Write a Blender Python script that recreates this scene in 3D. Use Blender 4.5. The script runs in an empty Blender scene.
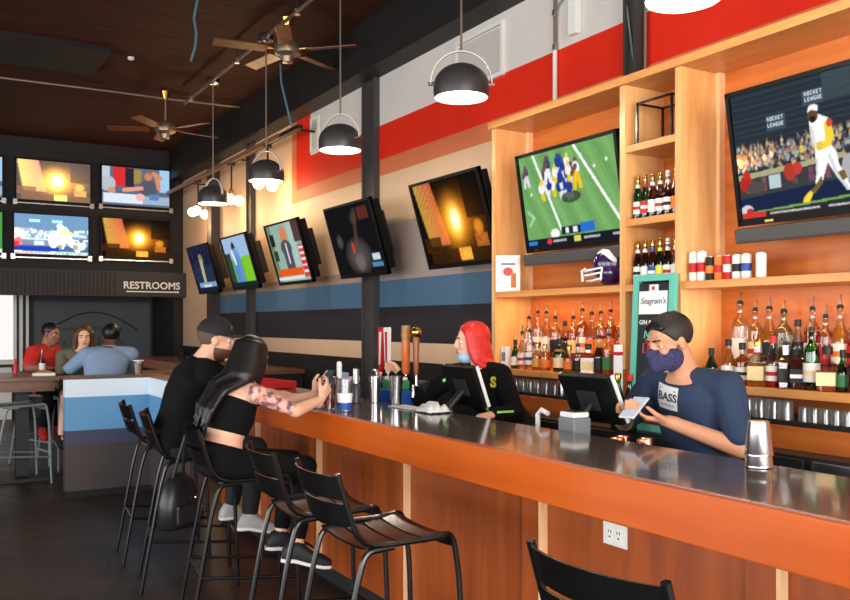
import bpy, bmesh, math, random
from mathutils import Vector as V, Matrix as M4
random.seed(7)
C = bpy.context.scene.collection
PI = math.pi

# ---------------------------------------------------------------- helpers
def lin(c):
    return tuple((x/12.92 if x <= .04045 else ((x+.055)/1.055)**2.4) for x in c)
def rgb(r, g, b):
    return lin((r/255, g/255, b/255)) + (1,)

def new_mat(name):
    m = bpy.data.materials.new(name); m.use_nodes = True
    nt = m.node_tree; nt.nodes.clear()
    out = nt.nodes.new('ShaderNodeOutputMaterial')
    return m, nt, out
def pbr(name, col, rough=.5, metal=0, spec=.5, coat=0, noise=0, nscale=30, emit=None, es=0, trans=0, ior=1.45, bump=0, bscale=80):
    m, nt, out = new_mat(name)
    b = nt.nodes.new('ShaderNodeBsdfPrincipled')
    b.inputs['Base Color'].default_value = col
    b.inputs['Roughness'].default_value = rough
    b.inputs['Metallic'].default_value = metal
    b.inputs['Specular IOR Level'].default_value = spec
    b.inputs['Coat Weight'].default_value = coat
    b.inputs['Transmission Weight'].default_value = trans
    b.inputs['IOR'].default_value = ior
    if emit:
        b.inputs['Emission Color'].default_value = emit
        b.inputs['Emission Strength'].default_value = es
    if noise or bump:
        tc = nt.nodes.new('ShaderNodeTexCoord')
    if noise:
        n = nt.nodes.new('ShaderNodeTexNoise'); n.inputs['Scale'].default_value = nscale; n.inputs['Detail'].default_value = 4
        nt.links.new(tc.outputs['Object'], n.inputs['Vector'])
        mx = nt.nodes.new('ShaderNodeMix'); mx.data_type = 'RGBA'
        k = 1-noise
        mx.inputs['A'].default_value = (col[0]*k, col[1]*k, col[2]*k, 1)
        k = 1+noise
        mx.inputs['B'].default_value = (min(1, col[0]*k), min(1, col[1]*k), min(1, col[2]*k), 1)
        nt.links.new(n.outputs['Fac'], mx.inputs['Factor'])
        nt.links.new(mx.outputs['Result'], b.inputs['Base Color'])
    if bump:
        n2 = nt.nodes.new('ShaderNodeTexNoise'); n2.inputs['Scale'].default_value = bscale
        nt.links.new(tc.outputs['Object'], n2.inputs['Vector'])
        bp = nt.nodes.new('ShaderNodeBump'); bp.inputs['Strength'].default_value = bump; bp.inputs['Distance'].default_value = .01
        nt.links.new(n2.outputs['Fac'], bp.inputs['Height']); nt.links.new(bp.outputs['Normal'], b.inputs['Normal'])
    nt.links.new(b.outputs[0], out.inputs[0])
    return m
def wood(name, c1, c2, scale=(14, 14, 1.1), rough=.4, coat=.15, spec=.4, wv=.2):
    m, nt, out = new_mat(name)
    b = nt.nodes.new('ShaderNodeBsdfPrincipled'); b.inputs['Roughness'].default_value = rough
    b.inputs['Coat Weight'].default_value = coat; b.inputs['Coat Roughness'].default_value = .25; b.inputs['Specular IOR Level'].default_value = spec
    tc = nt.nodes.new('ShaderNodeTexCoord'); mp = nt.nodes.new('ShaderNodeMapping')
    mp.inputs['Scale'].default_value = scale
    nt.links.new(tc.outputs['Object'], mp.inputs['Vector'])
    n = nt.nodes.new('ShaderNodeTexNoise'); n.inputs['Scale'].default_value = 1.2; n.inputs['Detail'].default_value = 7; n.inputs['Roughness'].default_value = .62; n.inputs['Distortion'].default_value = 1.1
    nt.links.new(mp.outputs[0], n.inputs['Vector'])
    w = nt.nodes.new('ShaderNodeTexWave'); w.wave_type = 'RINGS'; w.inputs['Scale'].default_value = .35; w.inputs['Distortion'].default_value = 6; w.inputs['Detail'].default_value = 3
    nt.links.new(mp.outputs[0], w.inputs['Vector'])
    ad = nt.nodes.new('ShaderNodeMath'); ad.operation = 'MULTIPLY_ADD'; ad.inputs[1].default_value = wv
    nt.links.new(w.outputs['Fac'], ad.inputs[0]); 
    sc = nt.nodes.new('ShaderNodeMath'); sc.operation = 'MULTIPLY'; sc.inputs[1].default_value = 1.1-wv
    nt.links.new(n.outputs['Fac'], sc.inputs[0]); nt.links.new(sc.outputs[0], ad.inputs[2])
    r = nt.nodes.new('ShaderNodeValToRGB'); r.color_ramp.elements[0].position = .3; r.color_ramp.elements[1].position = .75
    r.color_ramp.elements[0].color = c1; r.color_ramp.elements[1].color = c2
    nt.links.new(ad.outputs[0], r.inputs[0]); nt.links.new(r.outputs[0], b.inputs['Base Color'])
    nt.links.new(b.outputs[0], out.inputs[0])
    return m
def glassy(name, col, gloss=.06, rough=.02):
    """thin hollow glass: tinted see-through with a fresnel mirror"""
    m, nt, out = new_mat(name)
    t = nt.nodes.new('ShaderNodeBsdfTransparent'); t.inputs[0].default_value = col
    g = nt.nodes.new('ShaderNodeBsdfGlossy'); g.inputs['Roughness'].default_value = rough
    lw = nt.nodes.new('ShaderNodeLayerWeight'); lw.inputs['Blend'].default_value = .35
    ma = nt.nodes.new('ShaderNodeMath'); ma.operation = 'MULTIPLY_ADD'; ma.inputs[1].default_value = .55; ma.inputs[2].default_value = gloss
    nt.links.new(lw.outputs['Fresnel'], ma.inputs[0])
    mx = nt.nodes.new('ShaderNodeMixShader')
    nt.links.new(ma.outputs[0], mx.inputs[0]); nt.links.new(t.outputs[0], mx.inputs[1]); nt.links.new(g.outputs[0], mx.inputs[2])
    nt.links.new(mx.outputs[0], out.inputs[0])
    return m
def emis(name, col, s):
    m, nt, out = new_mat(name)
    e = nt.nodes.new('ShaderNodeEmission'); e.inputs[0].default_value = col; e.inputs[1].default_value = s
    nt.links.new(e.outputs[0], out.inputs[0]); return m

class MB:
    """collects shapes for ONE mesh"""
    def __init__(s): s.bm = bmesh.new(); s.mi = 0
    def quadstrip(s, rings, closed=True, cap0=True, cap1=True):
        vs = [[s.bm.verts.new(p) for p in r] for r in rings]
        n = len(vs[0])
        for i in range(len(vs)-1):
            for j in range(n if closed else n-1):
                k = (j+1) % n
                try: s.bm.faces.new((vs[i][j], vs[i][k], vs[i+1][k], vs[i+1][j])).material_index = s.mi
                except ValueError: pass
        if closed and n > 2:
            if cap0: s.bm.faces.new(vs[0][::-1]).material_index = s.mi
            if cap1: s.bm.faces.new(vs[-1]).material_index = s.mi
        return s
    def box(s, x0, x1, y0, y1, z0, z1, m=None, bev=0):
        pts = [V((x, y, z)) for x in (x0, x1) for y in (y0, y1) for z in (z0, z1)]
        if m is not None: pts = [m @ p for p in pts]
        v = [s.bm.verts.new(p) for p in pts]
        fs = [s.bm.faces.new([v[i] for i in q]) for q in ((0,1,3,2),(4,6,7,5),(0,4,5,1),(2,3,7,6),(0,2,6,4),(1,5,7,3))]
        for f in fs: f.material_index = s.mi
        if bev:
            es = list({e for f in fs for e in f.edges})
            bmesh.ops.bevel(s.bm, geom=es, offset=bev, segments=2, affect='EDGES', profile=.6)
        return s
    def lathe(s, prof, c=(0,0,0), seg=20, rot=0, cap0=True, cap1=True, m=None):
        rings = []
        for r, z in prof:
            ring = [V((c[0]+max(r, 1e-4)*math.cos(rot+2*PI*k/seg), c[1]+max(r, 1e-4)*math.sin(rot+2*PI*k/seg), c[2]+z)) for k in range(seg)]
            if m is not None: ring = [m @ p for p in ring]
            rings.append(ring)
        return s.quadstrip(rings, True, cap0, cap1)
    def tube(s, path, r, seg=8, cap=True):
        path = [V(p) for p in path]; n = len(path)
        rs = r if isinstance(r, (list, tuple)) else [r]*n
        rings = []; prev = None
        for i, p in enumerate(path):
            t = (path[min(i+1, n-1)]-path[max(i-1, 0)]).normalized()
            if prev is None:
                a = V((0, 0, 1)) if abs(t.z) < .9 else V((1, 0, 0))
                u = t.cross(a).normalized()
            else:
                u = (prev - t*prev.dot(t))
                u = u.normalized() if u.length > 1e-6 else t.orthogonal().normalized()
            prev = u; w = t.cross(u)
            rings.append([p+(u*math.cos(2*PI*k/seg)+w*math.sin(2*PI*k/seg))*rs[i] for k in range(seg)])
        return s.quadstrip(rings, True, cap, cap)
    def cap(s, p0, p1, r0, r1, seg=12, hs=4):
        """tapered capsule"""
        p0, p1 = V(p0), V(p1); t = (p1-p0)
        t = t.normalized() if t.length > 1e-6 else V((0, 0, 1))
        u = t.orthogonal().normalized(); w = t.cross(u)
        rings = []
        for i in range(hs+1):
            a = -PI/2+PI/2*i/hs
            rings.append((p0+t*r0*math.sin(a), max(r0*math.cos(a), 1e-4)))
        for i in range(hs+1):
            a = PI/2*i/hs
            rings.append((p1+t*r1*math.sin(a), max(r1*math.cos(a), 1e-4)))
        return s.quadstrip([[c+(u*math.cos(2*PI*k/seg)+w*math.sin(2*PI*k/seg))*r for k in range(seg)] for c, r in rings])
    def ell(s, c, r, m=None, seg=16, hs=10):
        """ellipsoid at c with radii r in the frame m (3x3)"""
        c = V(c); rings = []
        for i in range(hs+1):
            a = -PI/2+PI*i/hs
            ring = []
            for k in range(seg):
                p = V((r[0]*max(math.cos(a), 1e-3)*math.cos(2*PI*k/seg), r[1]*max(math.cos(a), 1e-3)*math.sin(2*PI*k/seg), r[2]*math.sin(a)))
                ring.append(c+(m @ p if m is not None else p))
            rings.append(ring)
        return s.quadstrip(rings)
    def loft(s, secs, seg=20, p=2.2):
        """elliptical sections: (center, half vector a, half vector b)"""
        rings = []
        for c, a, b in secs:
            c, a, b = V(c), V(a), V(b); ring = []
            for k in range(seg):
                x, y = math.cos(2*PI*k/seg), math.sin(2*PI*k/seg)
                x = math.copysign(abs(x)**(2/p), x); y = math.copysign(abs(y)**(2/p), y)
                ring.append(c+a*x+b*y)
            rings.append(ring)
        return s.quadstrip(rings)
    def face(s, pts):
        f = s.bm.faces.new([s.bm.verts.new(p) for p in pts]); f.material_index = s.mi; return s
    def cut(s, co, no):
        """drop everything on the side the normal points to and close the hole"""
        r = bmesh.ops.bisect_plane(s.bm, geom=s.bm.verts[:]+s.bm.edges[:]+s.bm.faces[:], plane_co=co, plane_no=no, clear_outer=True)
        es = [e for e in r['geom_cut'] if isinstance(e, bmesh.types.BMEdge)]
        if es: bmesh.ops.holes_fill(s.bm, edges=es)
        return s
    def mesh(s, name):
        bmesh.ops.recalc_face_normals(s.bm, faces=s.bm.faces[:])
        me = bpy.data.meshes.new(name); s.bm.to_mesh(me); s.bm.free(); return me
    def build(s, name, mat, parent=None, smooth=False, angle=40):
        me = s.mesh(name)
        return link(name, me, mat, parent, smooth, angle)
    def remesh(s, name, mat, parent=None, voxel=.008, sm=4):
        bmesh.ops.recalc_face_normals(s.bm, faces=s.bm.faces[:])
        me = bpy.data.meshes.new('tmp'); s.bm.to_mesh(me); s.bm.free()
        o = bpy.data.objects.new('tmp', me); C.objects.link(o)
        r = o.modifiers.new('r', 'REMESH'); r.mode = 'VOXEL'; r.voxel_size = voxel
        if sm:
            q = o.modifiers.new('s', 'SMOOTH'); q.iterations = sm; q.factor = .5
        dg = bpy.context.evaluated_depsgraph_get(); dg.update()
        me2 = bpy.data.meshes.new_from_object(o.evaluated_get(dg)); me2.name = name
        bpy.data.objects.remove(o); bpy.data.meshes.remove(me)
        return link(name, me2, mat, parent, True, 180)
def link(name, me, mat, parent=None, smooth=False, angle=40):
    for m in (mat if isinstance(mat, (list, tuple)) else [mat]): me.materials.append(m)
    if smooth:
        me.polygons.foreach_set('use_smooth', [True]*len(me.polygons))
        if angle < 180: me.set_sharp_from_angle(angle=math.radians(angle))
    o = bpy.data.objects.new(name, me); C.objects.link(o)
    if parent: o.parent = parent
    return o
def tag(o, label=None, cat=None, group=None, kind=None):
    if label: o['label'] = label
    if cat: o['category'] = cat
    if group: o['group'] = group
    if kind: o['kind'] = kind
    return o
def thing(name, label, cat, loc=(0,0,0), rz=0, group=None, tilt=0):
    o = bpy.data.objects.new(name, None); C.objects.link(o); o.empty_display_size = .1
    o.location = loc; o.rotation_euler = (tilt, 0, rz)
    return tag(o, label, cat, group)
def struct(name, mb, mat, parent=None, smooth=False):
    o = mb.build(name, mat, parent, smooth)
    if not parent: o['kind'] = 'structure'
    return o
def dup(o, label=None, loc=None, rz=None, parent=None, tilt=None):
    c = o.copy(); C.objects.link(c)
    if parent: c.parent = parent
    if label: c['label'] = label
    if loc is not None: c.location = loc
    if rz is not None: c.rotation_euler = (c.rotation_euler[0] if tilt is None else tilt, 0, rz)
    for ch in list(o.children): dup(ch, parent=c)
    return c
def B(x0, x1, y0, y1, z0, z1, bev=0): return MB().box(x0, x1, y0, y1, z0, z1, bev=bev)
def text_mesh(name, txt, size, mat, m, parent=None, ext=.001, bold=0, align='CENTER', shear=0):
    cu = bpy.data.curves.new('t', 'FONT'); cu.body = txt; cu.size = size; cu.extrude = ext; cu.align_x = align; cu.align_y = 'CENTER'; cu.offset = bold; cu.shear = shear
    cu.resolution_u = 3
    o = bpy.data.objects.new('t', cu); C.objects.link(o)
    dg = bpy.context.evaluated_depsgraph_get(); dg.update()
    me = bpy.data.meshes.new_from_object(o.evaluated_get(dg)); me.name = name
    bpy.data.objects.remove(o); me.transform(m); me.materials.clear()
    return link(name, me, mat, parent)
def frame(right, up, origin):
    """text frame: x=right, y=up"""
    r, u = V(right).normalized(), V(up).normalized(); n = r.cross(u)
    return M4(((r.x,u.x,n.x,origin[0]),(r.y,u.y,n.y,origin[1]),(r.z,u.z,n.z,origin[2]),(0,0,0,1)))

# ---------------------------------------------------------------- materials
W = {}
W['ply']    = wood('plywood_orange', rgb(212,144,80), rgb(240,190,128), (9,9,.9))
W['ply_s']  = wood('plywood_shelf', rgb(204,132,66), rgb(228,160,92), (9,.9,9))
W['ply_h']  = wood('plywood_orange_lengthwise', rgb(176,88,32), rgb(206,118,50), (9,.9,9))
W['panel']  = wood('bar_panel_wood', rgb(130,56,15), rgb(168,80,26), (7,7,.7), .42, wv=.06)
W['fascia'] = wood('bar_fascia_wood', rgb(194,80,8), rgb(206,94,15), (8,.5,8), .36, .25, wv=.04)
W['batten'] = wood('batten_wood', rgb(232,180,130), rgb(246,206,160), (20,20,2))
W['brown']  = wood('table_wood', rgb(86,50,30), rgb(120,74,44), (2,9,9), .35)
W['ledge']  = wood('ledge_wood', rgb(136,70,32), rgb(166,92,48), (9,1,9), .35)
W['ceil']   = wood('ceiling_planks', rgb(40,19,12), rgb(68,33,20), (.7,8,8), .75, 0, .15)
M = {}
M['black']  = pbr('black_metal', rgb(13,13,14), .24, .0, .6)
M['black_satin'] = pbr('black_paint', rgb(24,25,27), .5)
M['tvblack']= pbr('tv_plastic', rgb(10,10,11), .45, spec=.2)
M['dark']   = pbr('dark_matt', rgb(22,20,20), .7, noise=.2)
M['steel']  = pbr('brushed_steel', rgb(196,196,198), .25, 1, noise=.05)
M['chrome'] = pbr('chrome', rgb(220,220,220), .12, 1)
M['pipe']   = pbr('galvanised_pipe', rgb(150,132,116), .4, .8)
M['copper'] = pbr('copper', rgb(214,140,108), .25, 1)
M['gold']   = pbr('brass', rgb(206,160,80), .25, 1)
M['white']  = pbr('white_paint', rgb(232,230,226), .5)
M['paper']  = pbr('white_paper', rgb(236,236,234), .8)
M['plaster']= pbr('white_plastic', rgb(226,222,214), .4)
M['grey']   = pbr('grey_plastic', rgb(120,124,128), .5)
M['ltgrey'] = pbr('grey_painted_metal', rgb(120,130,132), .45)
M['shade']  = pbr('lamp_grey', rgb(64,62,62), .38, .3)
M['red']    = pbr('red_plastic', rgb(196,30,34), .4)
M['blue']   = pbr('blue_plastic', rgb(28,84,170), .4)
M['green']  = pbr('green_plastic', rgb(40,140,90), .4)
M['teal']   = pbr('teal_paint', rgb(98,188,168), .55, noise=.1)
M['chalk']  = pbr('chalkboard', rgb(34,38,38), .8, noise=.15)
M['chalkw'] = pbr('chalk_writing', rgb(226,226,222), .9)
M['cyan']   = pbr('cyan_cable_jacket', rgb(76,122,136), .5)
M['globe']  = emis('lit_globe', rgb(255,214,150), 7)
M['bulb']   = emis('lit_bulb', rgb(255,240,220), 14)
M['inner']  = pbr('lamp_white_inside', rgb(250,248,244), .5)
M['steel_dull'] = pbr('dull_steel', rgb(130,128,126), .4, .9)
M['glass']  = glassy('clear_glass', (.93,.95,.95,1), .07)

def frosted(name):  # clear glass; white translucency stands in for bright windows reflected in it
    m, nt, out = new_mat(name)
    t = nt.nodes.new('ShaderNodeBsdfTransparent'); t.inputs[0].default_value = (.95,.96,.96,1)
    d = nt.nodes.new('ShaderNodeBsdfTranslucent'); d.inputs[0].default_value = (.85,.85,.85,1)
    g = nt.nodes.new('ShaderNodeBsdfGlossy'); g.inputs['Roughness'].default_value = .12
    a = nt.nodes.new('ShaderNodeMixShader'); a.inputs[0].default_value = .5; nt.links.new(t.outputs[0], a.inputs[1]); nt.links.new(d.outputs[0], a.inputs[2])
    b = nt.nodes.new('ShaderNodeMixShader'); b.inputs[0].default_value = .12; nt.links.new(a.outputs[0], b.inputs[1]); nt.links.new(g.outputs[0], b.inputs[2])
    nt.links.new(b.outputs[0], out.inputs[0]); return m
M['rackglass'] = frosted('rack_glass_sheen')
# ---------------------------------------------------------------- the setting
def wall_paint():
    m, nt, out = new_mat('striped_wall_paint')
    L = nt.links.new
    b = nt.nodes.new('ShaderNodeBsdfPrincipled'); b.inputs['Roughness'].default_value = .55; b.inputs['Specular IOR Level'].default_value = .3
    tc = nt.nodes.new('ShaderNodeTexCoord'); sx = nt.nodes.new('ShaderNodeSeparateXYZ'); L(tc.outputs['Object'], sx.inputs[0])
    dv = nt.nodes.new('ShaderNodeMath'); dv.operation = 'DIVIDE'; dv.inputs[1].default_value = 4.4; L(sx.outputs['Z'], dv.inputs[0])
    r = nt.nodes.new('ShaderNodeValToRGB'); r.color_ramp.interpolation = 'CONSTANT'
    tan = rgb(214,178,144); red = rgb(222,38,10); salmon = rgb(206,112,72)
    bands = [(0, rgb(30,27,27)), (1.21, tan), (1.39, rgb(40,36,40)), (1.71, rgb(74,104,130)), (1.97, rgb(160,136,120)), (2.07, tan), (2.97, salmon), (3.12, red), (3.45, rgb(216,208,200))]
    els = r.color_ramp.elements
    els[0].position = 0; els[0].color = bands[0][1]; els[1].position = bands[1][0]/4.4; els[1].color = bands[1][1]
    for z, c in bands[2:]:
        e = els.new(z/4.4); e.color = c
    L(dv.outputs[0], r.inputs[0])
    def step(sock, edge, op='GREATER_THAN'):
        n = nt.nodes.new('ShaderNodeMath'); n.operation = op; L(sock, n.inputs[0]); n.inputs[1].default_value = edge; return n.outputs[0]
    def mul(a, c):
        n = nt.nodes.new('ShaderNodeMath'); n.operation = 'MULTIPLY'; L(a, n.inputs[0]); L(c, n.inputs[1]); return n.outputs[0]
    def mix(base, col, fac):
        n = nt.nodes.new('ShaderNodeMix'); n.data_type = 'RGBA'; L(base, n.inputs['A']); n.inputs['B'].default_value = col; L(fac, n.inputs['Factor']); return n.outputs['Result']
    Y, Z = sx.outputs['Y'], sx.outputs['Z']
    c = mix(r.outputs[0], salmon, mul(mul(step(Y, 9.1), step(Y, 9.62, 'LESS_THAN')), step(Z, 2.97)))
    c = mix(c, red, mul(mul(step(Y, 9.05), step(Y, 9.47, 'LESS_THAN')), step(Z, 3.12)))
    c = mix(c, tan, mul(step(Y, 9.62), step(Z, 2.97)))
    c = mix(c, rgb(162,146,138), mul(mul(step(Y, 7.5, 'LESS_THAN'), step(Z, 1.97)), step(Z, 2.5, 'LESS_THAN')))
    c = mix(c, tan, mul(step(Y, 12.45), step(Z, 1.21)))
    n = nt.nodes.new('ShaderNodeTexNoise'); n.inputs['Scale'].default_value = 3; L(tc.outputs['Object'], n.inputs['Vector'])
    hs = nt.nodes.new('ShaderNodeHueSaturation'); mr = nt.nodes.new('ShaderNodeMapRange'); mr.inputs['To Min'].default_value = .93; mr.inputs['To Max'].default_value = 1.07
    L(n.outputs['Fac'], mr.inputs['Value']); L(mr.outputs[0], hs.inputs['Value']); L(c, hs.inputs['Color']); L(hs.outputs[0], b.inputs['Base Color'])
    L(b.outputs[0], out.inputs[0]); return m
def floor_mat():
    m, nt, out = new_mat('dark_floorboards')
    L = nt.links.new
    b = nt.nodes.new('ShaderNodeBsdfPrincipled'); b.inputs['Specular IOR Level'].default_value = .4
    tc = nt.nodes.new('ShaderNodeTexCoord'); mp = nt.nodes.new('ShaderNodeMapping'); L(tc.outputs['Object'], mp.inputs['Vector'])
    br = nt.nodes.new('ShaderNodeTexBrick'); br.inputs['Scale'].default_value = 1; br.inputs['Brick Width'].default_value = 2.2; br.inputs['Row Height'].default_value = .16; br.inputs['Mortar Size'].default_value = .004
    br.inputs['Color1'].default_value = rgb(50,38,31); br.inputs['Color2'].default_value = rgb(68,52,41); br.inputs['Mortar'].default_value = rgb(20,15,12)
    L(mp.outputs[0], br.inputs['Vector'])
    n = nt.nodes.new('ShaderNodeTexNoise'); n.inputs['Scale'].default_value = 2.5; n.inputs['Detail'].default_value = 6; L(tc.outputs['Object'], n.inputs['Vector'])
    mr = nt.nodes.new('ShaderNodeMapRange'); mr.inputs['To Min'].default_value = .32; mr.inputs['To Max'].default_value = .62; L(n.outputs['Fac'], mr.inputs['Value']); L(mr.outputs[0], b.inputs['Roughness'])
    mx = nt.nodes.new('ShaderNodeMix'); mx.data_type = 'RGBA'; mx.blend_type = 'MULTIPLY'; mx.inputs['Factor'].default_value = .5
    L(br.outputs['Color'], mx.inputs['A']); L(n.outputs['Color'], mx.inputs['B']); L(mx.outputs['Result'], b.inputs['Base Color'])
    L(b.outputs[0], out.inputs[0]); return m
def blackboard_mat(name, c1, c2, bw, rh):
    m, nt, out = new_mat(name); L = nt.links.new
    b = nt.nodes.new('ShaderNodeBsdfPrincipled'); b.inputs['Roughness'].default_value = .6; b.inputs['Specular IOR Level'].default_value = .25
    tc = nt.nodes.new('ShaderNodeTexCoord'); sx = nt.nodes.new('ShaderNodeSeparateXYZ'); cb = nt.nodes.new('ShaderNodeCombineXYZ')
    L(tc.outputs['Object'], sx.inputs[0]); L(sx.outputs['X'], cb.inputs['X']); L(sx.outputs['Z'], cb.inputs['Y'])
    br = nt.nodes.new('ShaderNodeTexBrick'); br.inputs['Scale'].default_value = 1; br.inputs['Brick Width'].default_value = bw; br.inputs['Row Height'].default_value = rh; br.inputs['Mortar Size'].default_value = .006
    br.inputs['Color1'].default_value = c1; br.inputs['Color2'].default_value = c2; br.inputs['Mortar'].default_value = rgb(10,10,11)
    L(cb.outputs[0], br.inputs['Vector']); L(br.outputs['Color'], b.inputs['Base Color']); L(b.outputs[0], out.inputs[0]); return m

XW, ZC = 3.85, 4.4
struct('floor', B(-6, 4.05, -3.2, 17, -.1, 0), floor_mat())
struct('ceiling', B(-6, 4.05, -3.2, 17, ZC, ZC+.1), W['ceil'])
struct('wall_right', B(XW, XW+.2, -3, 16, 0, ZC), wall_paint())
WB = blackboard_mat('black_wall_boards', rgb(30,28,29), rgb(37,35,36), 2.1, .3)
struct('wall_back', MB().box(-6, XW, 14.4, 14.55, 2.3, ZC).box(3.7, XW, 14.4, 16, 0, 2.3), WB)
struct('wall_alcove', B(-6, XW, 15.9, 16, 0, 2.6), pbr('alcove_paint', rgb(52,54,57), .6, noise=.1, nscale=2))
# walls behind and beside the camera, with the openings the daylight comes through
wl = pbr('plain_wall', rgb(150,140,130), .8)
def wall_with_openings(axis, at, a0, a1, openings):
    mb = MB(); cur = a0
    def bx(u0, u1, z0, z1):
        if axis == 'y': mb.box(u0, u1, at-.1, at, z0, z1)
        else: mb.box(at-.1, at, u0, u1, z0, z1)
    for u0, u1, z0, z1 in openings:
        bx(cur, u0, 0, ZC); bx(u0, u1, 0, z0); bx(u0, u1, z1, ZC); cur = u1
    bx(cur, a1, 0, ZC); return mb
struct('wall_front', wall_with_openings('y', -3, -6, 4, [(-5.2, -2.2, .3, 3.3), (-1.6, 3.4, .3, 3.3)]), wl)
struct('wall_left', wall_with_openings('x', -5.9, -3, 17, [(-2, 1.2, .2, 3.2), (2.2, 5.4, .2, 3.2), (6.4, 9.6, .2, 3.2)]), wl)
# overhead beam along the right wall, steel columns on it
struct('trim_1', B(3.62, XW, -3, 14.4, 3.92, ZC), pbr('black_beam', rgb(24,21,20), .6, noise=.1))
for i, (y0, y1, x0, z0) in enumerate(((3.88, 3.99, 3.80, 2.97), (7.38, 7.64, 3.815, .0), (10.88, 11.07, 3.815, 0))):
    struct('trim_%d' % (i+2), MB().box(x0, XW, y0, y1, z0, 3.93).box(x0-.03, x0, y0, y0+.02, z0, 3.93).box(x0-.03, x0, y1-.02, y1, z0, 3.93), pbr('steel_column_%d' % i, rgb(66,62,61), .45, .1))
struct('trim_5', B(3.72, XW, 12.4, 12.62, 0, 3.92), pbr('dark_post', rgb(52,44,44), .6))
struct('trim_6', B(-6, 1.75, 9.3, 10.3, 4.35, ZC), pbr('ceiling_panel_dark', rgb(20,13,11), .8))
# ribbed ledge over the alcove
mb = MB().box(-6, XW, 14.22, 14.4, 2.0, 2.4)
x = -1.0
while x < 2.72:
    mb.box(x, x+.03, 14.2, 14.22, 2.02, 2.38); x += .06
mb.box(2.74, XW, 14.2, 14.22, 2.02, 2.38)
struct('trim_7', mb, pbr('black_ledge', rgb(46,44,44), .6))
# alcove window and its white jambs
fr = struct('window_1', MB().box(.35, .42, 15.82, 15.9, .9, 2.1).box(1.43, 1.48, 15.82, 15.9, .9, 2.1).box(.42, 1.43, 15.82, 15.9, .9, .98).box(.42, 1.43, 15.82, 15.9, 2.04, 2.1), M['white'])
MB().box(.42, 1.43, 15.85, 15.87, .98, 2.04).build('window_pane', emis('daylit_pane', rgb(238,232,232), .95), fr)
mb = MB().tube([(.75+.32*math.cos(a*PI/12), 15.84, 1.72+.13*math.sin(a*PI/12)) for a in range(25)], .012, 6)
mb.build('window_decal', M['grey'], fr)
struct('trim_8', MB().box(1.52, 1.57, 15.78, 15.9, 0, 2.1).box(1.62, 1.66, 15.78, 15.9, 0, 2.1), M['white'])
struct('wall_alcove_low', B(-.2, 1.4, 15.75, 15.9, 0, .85), M['paper'])

# faint mural on the alcove wall
t = thing('wall_mural', 'faint grey arched lettering mural on dark alcove wall below restrooms sign', 'mural', (2.7, 15.88, .9))
MB().box(-.95, .95, -.01, .012, 0, 1.05).build('mural_panel', pbr('mural_panel', rgb(84,88,91), .7, noise=.2, nscale=3), t)
MB().tube([(-.75+1.5*k/24, -.016, .55+.32*math.sin(PI*k/24)) for k in range(25)], .012, 6).build('arch', pbr('mural_dark', rgb(38,42,46), .7), t)
mb = MB()
for j, (z, n, s) in enumerate(((.56, 16, .03), (.3, 9, .06))):
    for k in range(n):
        x0 = -.5+1.0*k/n
        mb.tube([(x0, -.016, z), (x0+s*.5, -.016, z+s*(1.5+.5*((k*7) % 3))), (x0+s*.9, -.016, z)], .006, 5)
mb.build('scrollwork', pbr('mural_line', rgb(52,56,60), .8), t)

# restrooms sign
t = thing('restrooms_sign', 'white RESTROOMS lettering with underlining arrow on black ledge', 'sign', (3.3, 14.195, 2.14))
text_mesh('lettering', 'RESTROOMS', .158, M['white'], frame((1,0,0),(0,0,1),(0,-.003,.035)), t, .003, .003)
MB().box(-.4, .4, -.006, .0, -.068, -.05).box(.40, .41, -.006, 0, -.076, -.042).box(.41, .425, -.006, 0, -.07, -.048).build('arrow', M['white'], t)

# ---------------------------------------------------------------- bar
t = thing('bar_counter', 'long orange wood bar with battened front and deep fascia', 'bar', (2.2, 3.5, 0))
def loc(mb, name, mat, parent, o=None):
    ob = mb.build(name, mat, parent); return ob
OY = 3.5
B(-.05, .0, .4-OY, 6.9-OY, .1, 1.03).build('front_panel', W['panel'], t)
B(-.03, .02, .4-OY, 6.9-OY, 0, .1).build('kick_board', M['dark'], t)
for y in (.55, 1.62, 2.71, 3.80, 4.89, 5.98):
    bt_ = B(-.082, -.05, y-OY, y+.11-OY, .1, .95, .002).build('batten', W['panel'], t); B(-.084, -.05, y-.014-OY, y-OY, .1, .95).build('edge_strip', W['batten'], bt_)  # light wood edging, paler still to paint in window light on that side
B(-.31, -.27, .4-OY, 6.9-OY, .93, 1.079, .004).build('fascia', W['fascia'], t)
B(-.27, -.05, .4-OY, 6.9-OY, .955, .975).build('soffit', W['panel'], t)
B(.24, .3, .4-OY, 6.9-OY, .0, 1.05).build('back_panel', M['dark'], t)
t = thing('stone_worktop', 'dark glossy stone slab along the top of the bar', 'worktop', (2.2, OY, 1.04))
B(-.27, .3, .4-OY, 6.9-OY, 0, .038, .003).build('slab', pbr('polished_dark_stone', rgb(98,88,82), .12, 0, .7, coat=.2, noise=.15, nscale=25), t)
B(-.272, -.268, .4-OY, 6.9-OY, .03, .0405).build('edge_strip', M['steel'], t)
t = thing('service_shelf', 'dark steel work shelf behind the bar top', 'shelf', (2.65, 3.8, 0))
B(-.15, .15, -1.7, 1.9, .95, .975, .004).build('shelf_top', pbr('dark_steel', rgb(44,44,46), .35, .6), t)
B(-.14, .1, -1.7, 1.9, 0.1, .95).build('shelf_body', M['dark'], t)

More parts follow.
